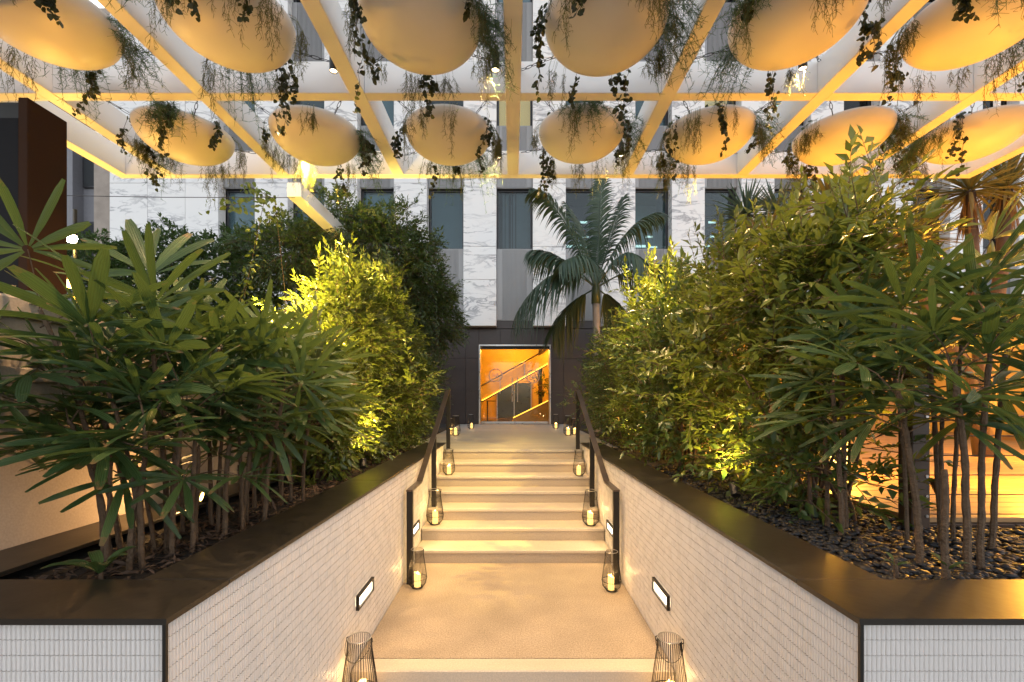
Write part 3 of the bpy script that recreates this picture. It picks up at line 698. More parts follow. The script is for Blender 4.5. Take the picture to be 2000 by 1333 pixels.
for i, zw in enumerate(Zw):
    for k in range(KW0, KW1 + 1):
        x = XC + PER * k; f = obj('window', FRM, bd, (x, .08, zw)); obj('pane', PANE, f)
        t = kind0[k] if i == 0 else random.choice('brbpora') if not (i == 1 and k in (0,)) else 'a'
        obj('reveal', ROOMS['roomgreen' if t == 'g' else 'room'], f)
        if t in BL: obj('blind', BL[t], f)
        if t == 'c': obj('curtain', CUR, f); obj('blind', MB().box(.06, w - .02, .13, .15, .02, WH - .02).mesh('blind', 'curtain'), f)
        if t in 'og': obj('office_lamp', OFF, f)
        if t == 'a': obj('lit_wall', AMB, f)
        z0, z1 = (4.45, zw - .003) if i == 0 else (Zw[i - 1] + WH + .003, zw - .003); h = round(z1 - z0, 3)
        if h not in rb: rb[h] = ribbed(h)
        obj('ribbed_panel', rb[h], bd, (x, 0, z0))
        if i == 3: 
            h2 = round(TOPZ - zw - WH - .01, 3)
            if h2 not in rb: rb[h2] = ribbed(h2)
            obj('ribbed_panel', rb[h2], bd, (x, 0, zw + WH + .004))
MB().box(XE0 + .01, XE1, 1.5, 11, 4.4, TOPZ + .3).build('core', 'room', bd)
MB().box(XE0 - .002, XE0 + .3, .06, 11, 4.23, TOPZ, .01).build('end_wall', 'marble', bd)
MB().box(XE0, XE1, .055, .075, TOPZ - .01, TOPZ + .3).build('parapet', 'alu', bd)
MB().box(XE0, XE1, -.02, 1.6, 4.20, 4.44).build('soffit', 'darkstone', bd)
# dark stone base with the doorway
DX0, DX1, DZ = -1.08, 1.20, 3.62
xs_l = [DX0 - .49 - 1.1 * i for i in range(0, 11)]; xs_r = [DX1 + .47 + 1.1 * i for i in range(0, 15)]
zs = [1.05, 2.13, 3.22, 4.195]
def stone_panel(x0, x1, z0, z1): MB().box(0, x1 - x0 - .006, .0, .05, 0, z1 - z0 - .006, .003).build('stone_panel', 'darkstone', bd).location = (x0 + .003, .02 + rng.normal(0, .0015), z0 + .003)
for z0, z1 in zip(zs[:-1], zs[1:]):
    for a, b in zip(xs_l[1:], xs_l[:-1]): stone_panel(a, b, z0, z1)
    for a, b in zip(xs_r[:-1], xs_r[1:]): stone_panel(a, b, z0, z1)
    zt = min(z1, DZ)
    stone_panel(xs_l[0], DX0 - .045, z0, z1 if z1 < DZ else z1); stone_panel(DX1 + .045, xs_r[0], z0, z1)
for a, b in ((DX0 - .045, -.42), (-.42, .62), (.62, DX1 + .045)): stone_panel(a, b, DZ + .045, 4.195)
MB().box(XE0, DX0 - .05, .075, .4, -.28, 4.2).build('base_wall', 'darkstone', bd); MB().box(DX1 + .05, XE1, .075, .4, -.28, 4.2).build('base_wall', 'darkstone', bd)
MB().box(DX0 - .05, DX1 + .05, .075, .4, DZ + .05, 4.2).build('base_wall', 'darkstone', bd)
en = MB()
for a in ((DX0 - .045, DX0, 1.05, DZ + .045), (DX1, DX1 + .045, 1.05, DZ + .045), (DX0, DX1, DZ, DZ + .045)): en.box(a[0], a[1], -.03, .42, a[2], a[3])
en = en.build('entrance', 'steel', bd)
MB().box(DX0 + .003, DX1 - .003, .09, .19, DZ - .09, DZ - .003).build('door_header', 'blackmetal', en)
mid = (DX0 + DX1) / 2
for a, b in ((DX0 + .02, mid - .006), (mid + .006, DX1 - .02)):
    MB().box(a, b, .13, .142, 1.13, DZ - .095).build('glass_leaf', 'doorglass', en)
    MB().box(a, b, .115, .157, 1.055, 1.128).build('door_rail', 'steel', en)
    hx = mid + (-.09 if a < mid - .2 else .09)
    MB().tube([(hx, .06, 1.78), (hx, .06, 2.58)], .014, 8).tube([(hx, .06, 1.9), (hx, .13, 1.9)], .008, 6).tube([(hx, .06, 2.45), (hx, .13, 2.45)], .008, 6).build('pull_handle', 'steel', en)
    cx, cz = ((-.575, 2.66) if a < mid - .2 else (.665, 2.62)); m = MB()
    m.tube([(cx + .215 * math.cos(q), .124, cz + .215 * math.sin(q)) for q in np.linspace(0, 2 * math.pi, 37)[:-1]], .016, 4, True)
    for (u0, u1, v0, v1) in ((-.10, -.075, -.05, .07), (-.075, -.035, -.012, .008), (-.015, .012, -.05, .035), (-.015, .012, .05, .07), (.045, .07, -.05, .07), (.025, .095, .025, .045)): m.box(cx + u0, cx + u1, .121, .127, cz + v0, cz + v1)
    m.build('emblem', 'ring', en)

# ------------------------------------------------------------------ lobby behind the door
LY0, LY1 = FY + .43, FY + 5.2
lb = tag(MB().box(-3.2, 3.4, LY0 - .02, LY1, .9, 1.048).build('lobby_floor', 'lobbyfloor'), kind='structure')
m = MB(); m.box(-3.2, 3.4, LY1, LY1 + .1, 1.05, 4.19).box(-3.3, -3.2, LY0, LY1 + .1, 1.05, 4.19).box(3.4, 3.5, LY0, LY1 + .1, 1.05, 4.19).box(-3.2, 3.4, LY0, LY1, 4.10, 4.19)
tag(m.build('lobby_wall', 'amberwall'), kind='structure')
ls = thing('lobby_staircase', 'amber lit stair rising across the lobby behind the glass door', 'stairs', (0, FY + 2.6, 1.05)); F0 = lambda x: 1.90 - 1.05 + (x + 1.2) * .56
ws = MB(); ws.prism([(-1.9, F0(-1.9) - .05), (1.35, F0(1.35) - .05), (1.35, F0(1.35) + .42), (-1.9, F0(-1.9) + .42)], 1, 0, .1); ws.build('balustrade', 'amberwall', ls)
MB().prism([(-1.9, F0(-1.9) - .12), (1.35, F0(1.35) - .12), (1.35, F0(1.35) - .055), (-1.9, F0(-1.9) - .055)], 1, .0, .9).build('flight', 'darkwood', ls)
MB().prism([(-1.9, F0(-1.9) - .10), (1.35, F0(1.35) - .10), (1.35, F0(1.35) - .06), (-1.9, F0(-1.9) - .06)], 1, -.04, -.003).build('light_strip', 'coveglow', ls)
MB().tube([(-1.9, -.03, F0(-1.9) + .50), (1.35, -.03, F0(1.35) + .50)], .03, 8).build('handrail', 'darkwood', ls)
for x in (-.5, .45): MB().box(x - .012, x + .012, -.035, -.01, F0(x) - .2, F0(x) + .5).build('baluster', 'steel', ls)
MB().box(1.0, 1.15, .2, .4, .0, 2.9).build('newel', 'darkwood', ls)
ramp = thing('lobby_ramp_wall', 'low orange wedge wall with glowing top edge inside the lobby', 'wall', (.7, FY + 1.7, 1.05))
MB().prism([(-.75, 0), (1.2, 0), (1.2, 1.05), (-.7, .12)], 1, 0, .15).build('wedge', 'amberwall', ramp); MB().prism([(-.7, .122), (1.2, 1.052), (1.2, 1.08), (-.7, .15)], 1, .02, .1).build('light_strip', 'coveglow', ramp)
refl_panel = thing('lobby_reflection', 'dark green panel standing in for the courtyard reflected in the door glass', 'reflection panel', (0, LY1 - .1, 1.05)); MB().box(-.7, .8, 0, .08, 0, 1.55).build('panel', 'deepgreen', refl_panel)  # added panel and mullions; courtyard reflection put into the dark green
for x in (-.7, .05, .8): MB().box(x - .02, x + .02, -.03, -.002, 0, 1.55).build('mullion', 'steel', refl_panel)
tb = thing('lobby_table', 'small dark table in the lobby by the stair foot', 'table', (-.95, FY + 1.9, 1.05)); MB().lathe([(.001, .74), (.3, .74), (.3, .77), (.001, .77)], sides=24).build('top', 'darkwood', tb); MB().tube([(0, 0, .02), (0, 0, .74)], .025, 8).build('column', 'blackmetal', tb); MB().lathe([(.001, 0), (.2, 0), (.2, .02), (.001, .025)], sides=20).build('foot', 'blackmetal', tb)
lp = thing('lobby_plant', 'dark leafy plant on the wedge wall in the lobby', 'plant', (1.05, FY + 1.85, 1.05 + .9))
MB().lathe([(.10, .02), (.14, .2), (.12, .2), (.11, .15), (.001, .15)], sides=16).build('pot', 'blackmetal', lp)
P, D = blob_points(60, (0, 0, .45), (.34, .3, .34), .2); lv, tw = twig_foliage(P, D, np.full(len(P), .22), 6, .11, .4); obj('foliage', fastmesh('foliage', *lv, 'shrubdark'), lp)
A = np.zeros((len(P[::4]), 3)); A[:, 2] = .15; obj('stem', fastmesh('stem', *sticks(A, P[::4], .006, .003), 'bark'), lp)
for x, y, wl_ in ((-1.6, 1.2, 'near the stair foot'), (1.9, 2.0, 'above the wedge wall'), (0.1, 3.6, 'by the dark green panel')):
    t = thing('lobby_downlight', 'round amber lobby ceiling downlight ' + wl_, 'ceiling light', (x, FY + y, 4.10), group='lobby downlights')
    MB().lathe([(.001, -.03), (.09, -.03), (.10, 0)], sides=20).build('lens', 'amberglow', t); lamp('POINT', t, (0, 0, -.12), 300, (1, .53, .07), .1)

# ------------------------------------------------------------------ far building beside the marble block
fb = thing('far_building', 'grey and beige office block beyond the marble corner', 'building', (-22, 24, 0))
MB().box(-7, 7.2, 0, 12, -.3, 22).build('wall', 'greypan', fb)
for i, x in enumerate((-6, -3.6, -1.2, 1.0, 3.1, 5.0, 6.7)):
    MB().box(x - .55, x + .55, -.6, -.002, -.3, 22).build('pilaster', 'beige' if i % 2 else 'greypan', fb)
    for z in range(1, 21, 4):
        f = MB().box(x + .62, x + 1.2 + .35, -.12, -.004, z, z + 2.2).build('window', 'frame', fb); MB().box(x + .70, x + 1.47, -.13, -.1215, z + .08, z + 2.1).build('pane', 'room', f)

# ------------------------------------------------------------------ stucco wall, rust panel, lamp post, wire
sw = thing('stucco_wall', 'beige rendered garden wall with stone coping behind the fan palms', 'wall', (-2.35, 3, 0))
MB().box(-.25, 0, -3.2, 3.4, -.29, 1.92).build('wall', 'stucco', sw)
MB().box(-.26, .03, -3.2, 3.4, 1.922, 1.99, .008).build('string_course', 'stucco', sw)
MB().box(-.25, .004, -3.2, 3.4, 1.992, 2.225).build('frieze', 'stucco', sw)
for ya, yb_ in ((-3.2, -1.2), (-1.196, .8), (.804, 3.4)): MB().box(-.30, .045, ya, yb_, 2.227, 2.32, .012).build('coping', 'stucco', sw)
for y in (.5,): MB().box(.001, .05, y, y + .30, 1.0, 1.92, .006).build('pilaster', 'stucco', sw)
rp = thing('rust_panel', 'tall dark grey and rust brown cladding panel behind the stucco wall', 'panel', (-3.02, 2.83, 0))
MB().box(-.06, 0, 0, .255, -.29, 3.72, .004).build('rust_panel_face', 'rust', rp)
for i in range(3): MB().box(-.065 - .55 * (i + 1) + .003, -.065 - .55 * i - .003, .012, .24, -.29, 3.60, .003).build('grey_panel', 'darkgrey', rp)
MB().box(-1.7, -.062, .02, .23, 3.602, 3.70).build('top_channel', 'blackmetal', rp)
pl = thing('lamp_post', 'slim black garden post with one white and one amber lamp by the rust panel', 'lamp', (-4.86, 5.0, -.3))
MB().tube([(0, .05, 0), (0, .05, 4.25)], .018, 8).build('post', 'blackmetal', pl)
for z, mt, pw, col in ((3.95, 'whitelens', 60, GOLD), (3.45, 'amberlens', 140, AMBER)):
    hd = MB().lathe([(.001, .07), (.05, .06), (.055, 0), (.045, -.01)], (0, 0, z), 14).build('lamp_head', 'blackmetal', pl)
    MB().lathe([(.001, -.085), (.045, -.07), (.06, -.03), (.05, .0)], (0, 0, z), 14).build('bulb', mt, hd, True)
    lamp('POINT', pl, (.0, -.12, z - .08), pw, col, .06)
hw = thing('garden_wire', 'thin wire with a few vine leaves strung before the marble corner', 'wire', (-3.5, 6.1, 4.5)); MB().tube([(-2.6, .0, .08), (-1.2, 0, .055), (.58, 0, .05)], .005, 4).build('wire', 'blackmetal', hw)
P = np.stack([rng.uniform(-.75, .25, 40), rng.normal(0, .03, 40), rng.uniform(-.18, .07, 40)], 1); obj('foliage', fastmesh('foliage', *leaves(P, rnd_dir(40) - np.array((0, 0, .5)), rnd_dir(40), rng.uniform(.05, .09, 40), rng.uniform(.04, .06, 40), IV_V, IV_F), 'shrub'), hw)

# ------------------------------------------------------------------ terrace beyond the bronze capped planter
tr = thing('terrace_deck', 'amber lit timber deck behind the cable balustrade', 'deck', (6, 6.5, 1.13))
MB().box(-3.58, 5, -3.76, 5, -1.4, -.032).build('frame', 'darkwood', tr)
pk = MB().box(-3.6, 5, -.066, .066, -.03, 0, .003).mesh('plank', 'deck')
for i in range(63): obj('plank', pk, tr, (0, -3.7 + i * .138, rng.normal(0, .0008)))
fbm = MB().box(-.068, .068, -.02, 0, -.9, -.035, .003).mesh('fascia_board', 'darkwood')
for i in range(24): obj('fascia_board', fbm, tr, (-3.5 + i * .142, -3.77, 0))
ba = thing('cable_balustrade', 'dark timber post balustrade with thin steel cables along the terrace', 'balustrade', (2.36, 2.68, 1.075))
for x, y in ((0, 0), (2.2, 0), (.0, 2.4), (.0, 4.8), (0, 7.2)): 
    p = MB().box(x - .053, x + .053, y - .05, y + .05, 0, .95, .005).build('post', 'darkwood', ba)
    for q in range(7): MB().lathe([(.001, .002), (.008, .002), (.010, 0)], sides=8).mesh
    m = MB()
    for q in range(7): m.prism([(x + .030 + .009 * math.cos(a), .09 + q * .115 + .009 * math.sin(a)) for a in np.linspace(0, 6.28, 9)[:-1]], 1, y - .056, y - .049)
    m.build('fixing', 'steel', p)
for q in range(7):
    MB().tube([(.0, -.002, .09 + q * .115), (2.2, -.002, .09 + q * .115), (4.4, -.002, .09 + q * .115)], .003, 4).build('cable', 'blackmetal', ba)
    MB().tube([(-.002, 0, .095 + q * .115), (-.002, 4.0, .095 + q * .115), (-.002, 9, .095 + q * .115)], .003, 4).build('cable', 'blackmetal', ba)
tw_ = thing('timber_screen', 'amber lit timber slat screen at the back of the terrace', 'screen', (7, 10.6, 1.135))
MB().box(-3.6, 4, .03, .08, 0, 3.0).build('backing', 'amberwall', tw_)
sl = MB().box(-.055, .055, -.0, .028, 0, 3.0, .004).mesh('slat', 'timber')
for i in range(54): obj('slat', sl, tw_, (-3.5 + i * .14, 0, 0))
ew = thing('terrace_wall', 'warm plaster wall at the far side of the terrace', 'wall', (9.6, 6.5, 1.135)); MB().box(0, .2, -3.7, 4, 0, 2.6).build('wall', 'amberwall', ew); MB().box(-.04, .24, -3.7, 4, 2.602, 2.7, .01).build('coping', 'stucco', ew)
bn = thing('terrace_bench', 'long timber bench against the plaster terrace wall', 'bench', (8.9, 6.5, 1.135))
for i in range(4): MB().box(-.25 + i * .13, -.13 + i * .13, -2.5, 2.5, .40, .44, .004).build('slat', 'timber', bn)
for y in (-2.3, 0, 2.3): MB().box(-.2, .22, y - .05, y + .05, 0, .399).build('leg', 'darkwood', bn)
def floor_lamp(x, y, h, pw, lbl):
    t = thing('terrace_lamp', lbl, 'lamp', (x, y, 1.135), group='glowing lamps on the terrace')
    MB().lathe([(.001, 0), (.11, 0), (.11, .03), (.001, .035)], sides=18).build('base', 'blackmetal', t)
    MB().lathe([(.02, .036), (.09, .06), (.115, h * .5), (.09, h - .03), (.02, h)], sides=20).build('globe', 'amberglow', t, True)
    lamp('POINT', t, (0, 0, h + .16), pw, AMBER, .12)
floor_lamp(3.15, 4.4, .34, 210, 'glowing amber lamp on the deck close behind the corner post')
floor_lamp(4.3, 3.6, .34, 320, 'glowing amber lamp on the deck by the front cables')
floor_lamp(3.1, 6.9, .34, 200, 'glowing amber lamp on the deck behind the middle shrubs')
floor_lamp(6.4, 5.2, .5, 380, 'larger glowing amber lamp in the middle of the deck')
floor_lamp(5.0, 8.8, .5, 460, 'larger glowing amber lamp under the parasol')
floor_lamp(8.0, 3.9, .5, 380, 'larger glowing amber lamp before the plaster wall')
pa = thing('parasol', 'tan canvas parasol over the terrace behind the shrubs', 'parasol', (4.5, 9.3, 1.135))
MB().tube([(0, 0, 0), (0, 0, 3.0)], .025, 8).build('pole', 'darkwood', pa); V = [(0, 0, 3.05)]; n = 8
for r_, z in ((.55, 2.88), (1.15, 2.62), (1.15, 2.50)):
    for k in range(n * 2):
        a = math.pi * k / n; q = r_ * (1 if k % 2 == 0 else .945); V.append((q * math.cos(a), q * math.sin(a), z - (0 if k % 2 == 0 else .015)))
N2 = n * 2; F = [(0, 1 + k, 1 + (k + 1) % N2) for k in range(N2)] + [(1 + i * N2 + k, 1 + (i + 1) * N2 + k, 1 + (i + 1) * N2 + (k + 1) % N2, 1 + i * N2 + (k + 1) % N2) for i in range(2) for k in range(N2)]
MB().add(V, F).build('canopy', 'canvas', pa)
for k in range(n):
    a = 2 * math.pi * k / n; MB().tube([(0, 0, 2.98), (1.12 * math.cos(a), 1.12 * math.sin(a), 2.585)], .009, 4).build('rib', 'darkwood', pa)
MB().lathe([(.001, 0), (.28, 0), (.28, .05), (.05, .08), (.001, .08)], sides=20).build('base', 'blackmetal', pa)

# vine arbour beam
ab = thing('arbour', 'pale timber arbour whose beam end sticks out of the climbing vine', 'arbour', (-2.92, 8.5, 1.07))
MB().box(-.095, .095, -2.43, 3.0, 3.48, 3.67, .004).build('beam', 'pergola', ab)
for y in (.3, 1.2, 2.4): MB().box(-.9, .8, y - .05, y + .05, 3.672, 3.80, .004).build('rafter', 'pergola', ab)
for x, y in ((0, .6), (0, 2.6)): MB().box(x - .07, x + .07, y - .07, y + .07, -1.3 if x < -1 else 0, 3.479).build('post', 'pergola', ab)

# ------------------------------------------------------------------ shrubs
DENS = 2.3
def shrub(name, label, base, blobs, ntw, leaf, mat, wr=.42, group=None, tl=(.14, .30), k=9, cat='shrub', stems=5, shoots=0, sag=.1, stem_mat='bark', up=.18, la=1.):
    t = thing(name, label, cat, base, 0, group); b0 = np.array(base); LV = []; TW = []; tot = sum(r[0] * r[1] * r[2] for _, r in blobs) ** 1
    allP = []
    if cat == 'shrub':                                   # uneven outgrowths
        (c0, r0) = blobs[0]
        blobs = list(blobs) + [((c0[0] + rng.normal(0, .6) * r0[0], c0[1] + rng.normal(0, .6) * r0[1], c0[2] + rng.uniform(-.6, .95) * r0[2]), (.22 * rng.uniform(.7, 1.3), .22 * rng.uniform(.7, 1.3), .26 * rng.uniform(.7, 1.4))) for _ in range(6)]
        tot = sum(r[0] * r[1] * r[2] for _, r in blobs)
    for c, r in blobs:
        n = max(12, int(DENS * ntw * (r[0] * r[1] * r[2]) / tot)); P, D = blob_points(n, np.array(c) - b0, r, la=la)
        ok = P[:, 2] > .04; P, D = P[ok], D[ok]
        D = D * .9 + rng.normal(0, .42, D.shape) + np.array((0, 0, up)); TL = rng.uniform(*tl, len(P)); lv, tw = twig_foliage(P, D, TL, k, leaf, wr, sag); LV.append(lv); TW.append(tw); allP.append(P)
    allP = np.concatenate(allP)
    if shoots:
        top = allP[np.argsort(-allP[:, 2] + rng.normal(0, .15, len(allP)))[:shoots]]; D = rng.normal(0, .22, (len(top), 3)) + np.array((0, 0, 1.)); lv, tw = twig_foliage(top, D, rng.uniform(.28, .50, len(top)), k + 6, leaf * 1.05, wr, 0); LV.append(lv); TW.append(tw)
    obj('foliage', fastmesh('foliage', *cat_vf(LV), mat), t); obj('twigs', fastmesh('twigs', *cat_vf(TW), stem_mat), t)['kind'] = 'stuff'
    for i in range(stems):
        e = allP[rng.integers(len(allP))]; a = np.array((rng.normal(0, .07), rng.normal(0, .07), -.03)); md = a * .6 + e * .4 + rng.normal(0, .05, 3); md[2] = max(.3, e[2] * .5)
        MB().tube([a, a * .8 + md * .2 + (0, 0, .06), md, e * .75 + md * .25, e], [.016, .014, .011, .007, .003], 6).build('stem', stem_mat, t, True)
    return t
shrub('shrub', 'open stemmed glossy shrub with amber light showing between its stems, by the corner post', (2.14, 3.12, 1.075), [((2.12, 3.15, 2.45), (.32, .42, .52)), ((2.02, 3.25, 2.0), (.32, .36, .36)), ((2.2, 3.05, 2.75), (.26, .34, .30))], 330, .085, 'shrub', .5, 'shrubs in the terrace side bed', shoots=34, stems=7)
RS = [  # terrace side: x, y, half widths, height of top, label
 (2.02, 2.95, .34, .42, 1.75, 'low glossy shrub over the black pebbles beside the corner balustrade post'),
 (2.00, 3.75, .46, .50, 2.98, 'tall glossy leaved shrub between fan palms and bronze cap near the terrace corner'),
 (1.86, 4.75, .46, .58, 2.85, 'dense dark shrub beside the foot of the flight, terrace side'),
 (1.92, 5.85, .52, .60, 3.15, 'tall shrub with bright upright shoots beside the upper flight, terrace side'),
 (1.88, 7.05, .50, .58, 2.98, 'deep green shrub level with the top rail post, terrace side'),
 (2.05, 8.25, .46, .62, 3.15, 'fine leaved shrub beside the upper landing, terrace side'),
 (2.05, 9.60, .36, .62, 2.9, 'fine leaved green shrub in front of the palm trunk')]
for i, (x, y, rx, ry, zt, lbl) in enumerate(RS):
    h = zt - 1.08; zc = 1.08 + h * .56
    bl = [((x, y, zc), (rx, ry, h * .46)), ((x + .08, y - .12, 1.08 + h * .30), (rx * .92, ry * .9, h * .30)), ((x - .10, y + .1, zt - .35), (rx * .72, ry * .7, .38))]
    if i == 0: bl = [((x, y, 1.40), (rx, ry, .36)), ((x - .22, y + .45, 1.32), (.3, .35, .28))]
    shrub('shrub', lbl, (x, y, 1.075), bl, (90, 360, 400, 430, 520, 600, 620)[i], .085 if i < 4 else .065, 'shrubdark' if i in (0, 2, 4, 6) else 'shrub', .52 if i < 4 else .42, 'shrubs in the terrace side bed', shoots=(0, 40, 30, 50, 30, 24, 10)[i], stems=7)
LS = [  # stucco wall side
 (-1.86, 4.35, .34, .45, 2.25, 'low shrub behind the fan palm canes beside the lower landing'),
 (-1.98, 5.35, .52, .60, 3.30, 'bright yellow green spotlit shrub beside the lower half of the flight'),
 (-1.90, 6.45, .52, .62, 3.45, 'golden spotlit shrub with tall shoots beside the top of the flight'),
 (-1.92, 7.70, .46, .62, 2.95, 'spotlit shrub level with the top rail post, stucco wall side'),
 (-2.05, 9.00, .42, .65, 3.05, 'fine leaved green shrub beside the upper landing under the vine'),
 (-2.15, 10.6, .40, .75, 2.90, 'soft green shrub between the vine and the dark stone base')]
for i, (x, y, rx, ry, zt, lbl) in enumerate(LS):
    h = zt - 1.08; zc = 1.08 + h * .56
    bl = [((x, y, zc), (rx, ry, h * .46)), ((x - .05, y - .12, 1.08 + h * .30), (rx * .95, ry * .9, h * .30)), ((x - .08, y + .1, zt - .35), (rx * .75, ry * .7, .36))]
    shrub('shrub', lbl, (x, y, 1.075), bl, (300, 620, 640, 560, 620, 520)[i], .08 if i < 4 else .062, 'shrub' if i < 4 else 'shrubdark', .52 if i < 4 else .42, 'shrubs in the stucco wall side bed', shoots=(10, 44, 50, 24, 12, 8)[i], stems=7)
# climbing vine over the arbour, hedge behind
shrub('climbing_vine', 'dense dark climbing vine draped over the arbour and spilling towards the door', (-2.9, 8.6, 1.07),
      [((-2.9, 9.0, 4.75), (1.25, 1.7, .50)), ((-2.35, 8.3, 4.55), (.75, .9, .62)), ((-1.75, 8.9, 4.05), (.55, 1.0, .62)), ((-1.55, 9.2, 3.45), (.42, .9, .60)), ((-3.9, 8.6, 4.55), (.9, 1.0, .48)), ((-2.1, 8.6, 3.7), (.6, .7, .6))],
      3000, .078, 'vine', .45, None, (.16, .34), 10, 'vine', 6, 30, .45, up=.1)
shrub('hedge', 'long clipped dark hedge running behind the stucco wall to the marble corner', (-6.6, 9.2, -.25),
      [((-8.6, 9.2, 3.9), (1.3, .55, 1.35)), ((-7.2, 9.25, 3.9), (1.3, .55, 1.38)), ((-5.8, 9.1, 3.95), (1.3, .55, 1.36)), ((-4.5, 9.0, 3.95), (1.2, .55, 1.33)), ((-7.2, 9.2, 1.6), (2.6, .3, 1.2)), ((-4.6, 9.0, 1.6), (1.8, .3, 1.2))],
      3600, .095, 'hedge', .5, None, (.10, .22), 8, 'hedge', 8, 0, .15, la=.3)
yv = thing('young_vine', 'bright yellow vine sprays hanging by the arbour beam end', 'vine', (-3.1, 6.5, 1.07)); LP = []; A = []; Bq = []
for (x0, z0, x1, z1, nl) in ((-.20, 3.55, -.55, 3.72, 60), (-.1, 3.45, -.30, 3.2, 60), (-.35, 3.5, -.62, 2.2, 50), (-.55, 2.5, -.82, 1.8, 26), (-.3, 3.6, -.95, 3.42, 26)):
    s = rng.random(nl); p = np.stack([x0 + (x1 - x0) * s, rng.normal(-.2, .05, nl), z0 + (z1 - z0) * s], 1) + rng.normal(0, .035, (nl, 3)); LP.append(p)
    q = np.linspace(0, 1, 8); c = np.stack([x0 + (x1 - x0) * q, np.full(8, -.2), z0 + (z1 - z0) * q], 1); A.append(c[:-1]); Bq.append(c[1:])
A.append(np.array([[0, 0, 0.], [-.05, -.1, 1.8]])); Bq.append(np.array([[-.05, -.1, 1.8], [-.2, -.2, 3.55]]))
LP = np.concatenate(LP); n = len(LP); L = rng.uniform(.05, .085, n); D = rnd_dir(n); D[:, 2] -= .5
obj('foliage', fastmesh('foliage', *leaves(LP, D, rnd_dir(n) - np.array((0, .8, 0)), L, L * .6, IV_V, IV_F), 'shrub'), yv); obj('stem', fastmesh('stem', *sticks(np.concatenate(A), np.concatenate(Bq), .005, .004), 'bark'), yv)

# ------------------------------------------------------------------ fan palms
def fan_mesh(i):
    n = [9, 8, 10, 7, 11, 9][i]; spread = [205, 180, 235, 160, 250, 220][i]; a = np.radians(np.linspace(-spread / 2, spread / 2, n) + rng.normal(0, 5, n))
    D = np.stack([np.sin(a), np.cos(a), rng.normal(.12, .10, n)], 1); P = norm(D) * .02; P[:, 2] = 0
    L = (.31 + .05 * np.cos(a)) * rng.uniform(.85, 1.12, n); Wd = rng.uniform(.034, .048, n) * (10 / (n + 1.5))
    return fastmesh('fan_leaf', *straps(P, D, np.array([[0, 0, 1.]]) + rng.normal(0, .12, (n, 3)), L, Wd, rng.uniform(.02, .28, n), 6, .16, True), 'fan', True, 7)
FAN = [fan_mesh(i) for i in range(6)]
def fan_palm(label, base, canes, group):
    """canes: (dx, dy, height, lean x, lean y, leaves, leaf scale)"""
    t = thing('fan_palm', label, 'palm', base, 0, group)
    canes = list(canes) + [(rng.normal(0, .11), rng.normal(.08, .12), rng.uniform(.40, .75), rng.normal(0, .06), 0, 0, .8) for _ in range(4 if base[0] < 0 else 1)]
    for (dx, dy, h, lx, ly, nl, sc) in canes:
        nl = int(nl * 1.2); lx *= .6; ly *= .6; h *= .93 if base[0] < 0 else 1.04; sc *= .93
        NC = 21; m = MB(); s = np.linspace(0, 1, NC); C = np.stack([dx + lx * s * s, dy + ly * s * s, -.03 + (h + .03) * s], 1) + np.concatenate([np.cumsum(rng.normal(0, .0016, (NC, 2)), 0), np.zeros((NC, 1))], 1)
        m.tube(C, np.linspace(.0125, .009, NC) * rng.uniform(.7, 1.2) * (1 + .16 * (np.arange(NC) % 2)), 7)
        a0 = rng.uniform(0, 6.28); LEAF = []
        for j in range(nl):
            u = j / max(1, nl - 1); az = a0 + j * 2.4 + rng.normal(0, .2); el = R(2 + 66 * u + rng.normal(0, 11)); pz = C[-1] * (1 if u > .5 else .93) + np.array((0, 0, -.20 * (1 - u) * min(1, h)))
            pl_ = rng.uniform(.14, .34) * sc; d = np.array((math.cos(az) * math.cos(el), math.sin(az) * math.cos(el), math.sin(el))); hub = pz + d * pl_ - np.array((0, 0, .05 * pl_)); mid_ = pz + d * pl_ * .5 + np.array((0, 0, .02))
            m.tube([pz, mid_, hub], [.0035, .003, .0028], 4); LEAF.append((hub, az, el))
        m.build('cane', 'cane', t)
        for hub, az, el in LEAF:
            f = Vector((math.cos(az) * math.cos(el * .85 - .22), math.sin(az) * math.cos(el * .85 - .22), math.sin(el * .85 - .22))).normalized(); sd_ = f.cross(Vector((0, 0, 1))).normalized(); up_ = sd_.cross(f)
            mt = Matrix((sd_, f, up_)).transposed().to_euler(); mt2 = (Matrix((sd_, f, up_)).transposed() @ Euler((0, rng.normal(0, .35), 0)).to_matrix()).to_euler()
            obj('fan_leaf', FAN[rng.integers(6)], t, tuple(hub), mt2, sc * rng.uniform(.85, 1.15))
    return t
fan_palm('dense fan palm clump leaning over the stucco wall, front of dark capped planter', (-1.74, 2.08, 1.075),
         [(-.10, 0, .72, -.26, -.05, 6, 1.0), (.0, .05, .92, -.22, -.10, 7, 1.05), (.06, -.02, .70, .06, -.06, 6, .95), (.02, .18, 1.18, -.10, -.05, 6, 1.05), (-.22, .20, .60, -.30, .02, 5, .9), (-.12, .15, .85, -.40, .05, 6, 1.05), (.10, .10, .78, .10, .0, 6, 1.0), (-.18, .05, 1.26, -.40, -.08, 5, 1.0), (.13, .2, .66, .05, 0, 4, .85)], 'fan palms in the dark capped planter')
fan_palm('fan palm clump with dry drooping leaf, middle of the dark capped planter', (-1.70, 2.62, 1.075),
         [(0, 0, .92, .08, -.05, 7, 1.05), (.12, .05, .80, .18, -.06, 6, 1.0), (-.10, .1, 1.12, -.05, -.06, 7, 1.05), (-.16, -.06, 1.0, -.15, 0, 5, 1.0), (.0, -.18, .55, .1, -.1, 4, .8), (.05, .2, 1.08, .18, 0, 7, 1.05), (.18, .16, .86, .22, -.05, 6, 1.0)], 'fan palms in the dark capped planter')
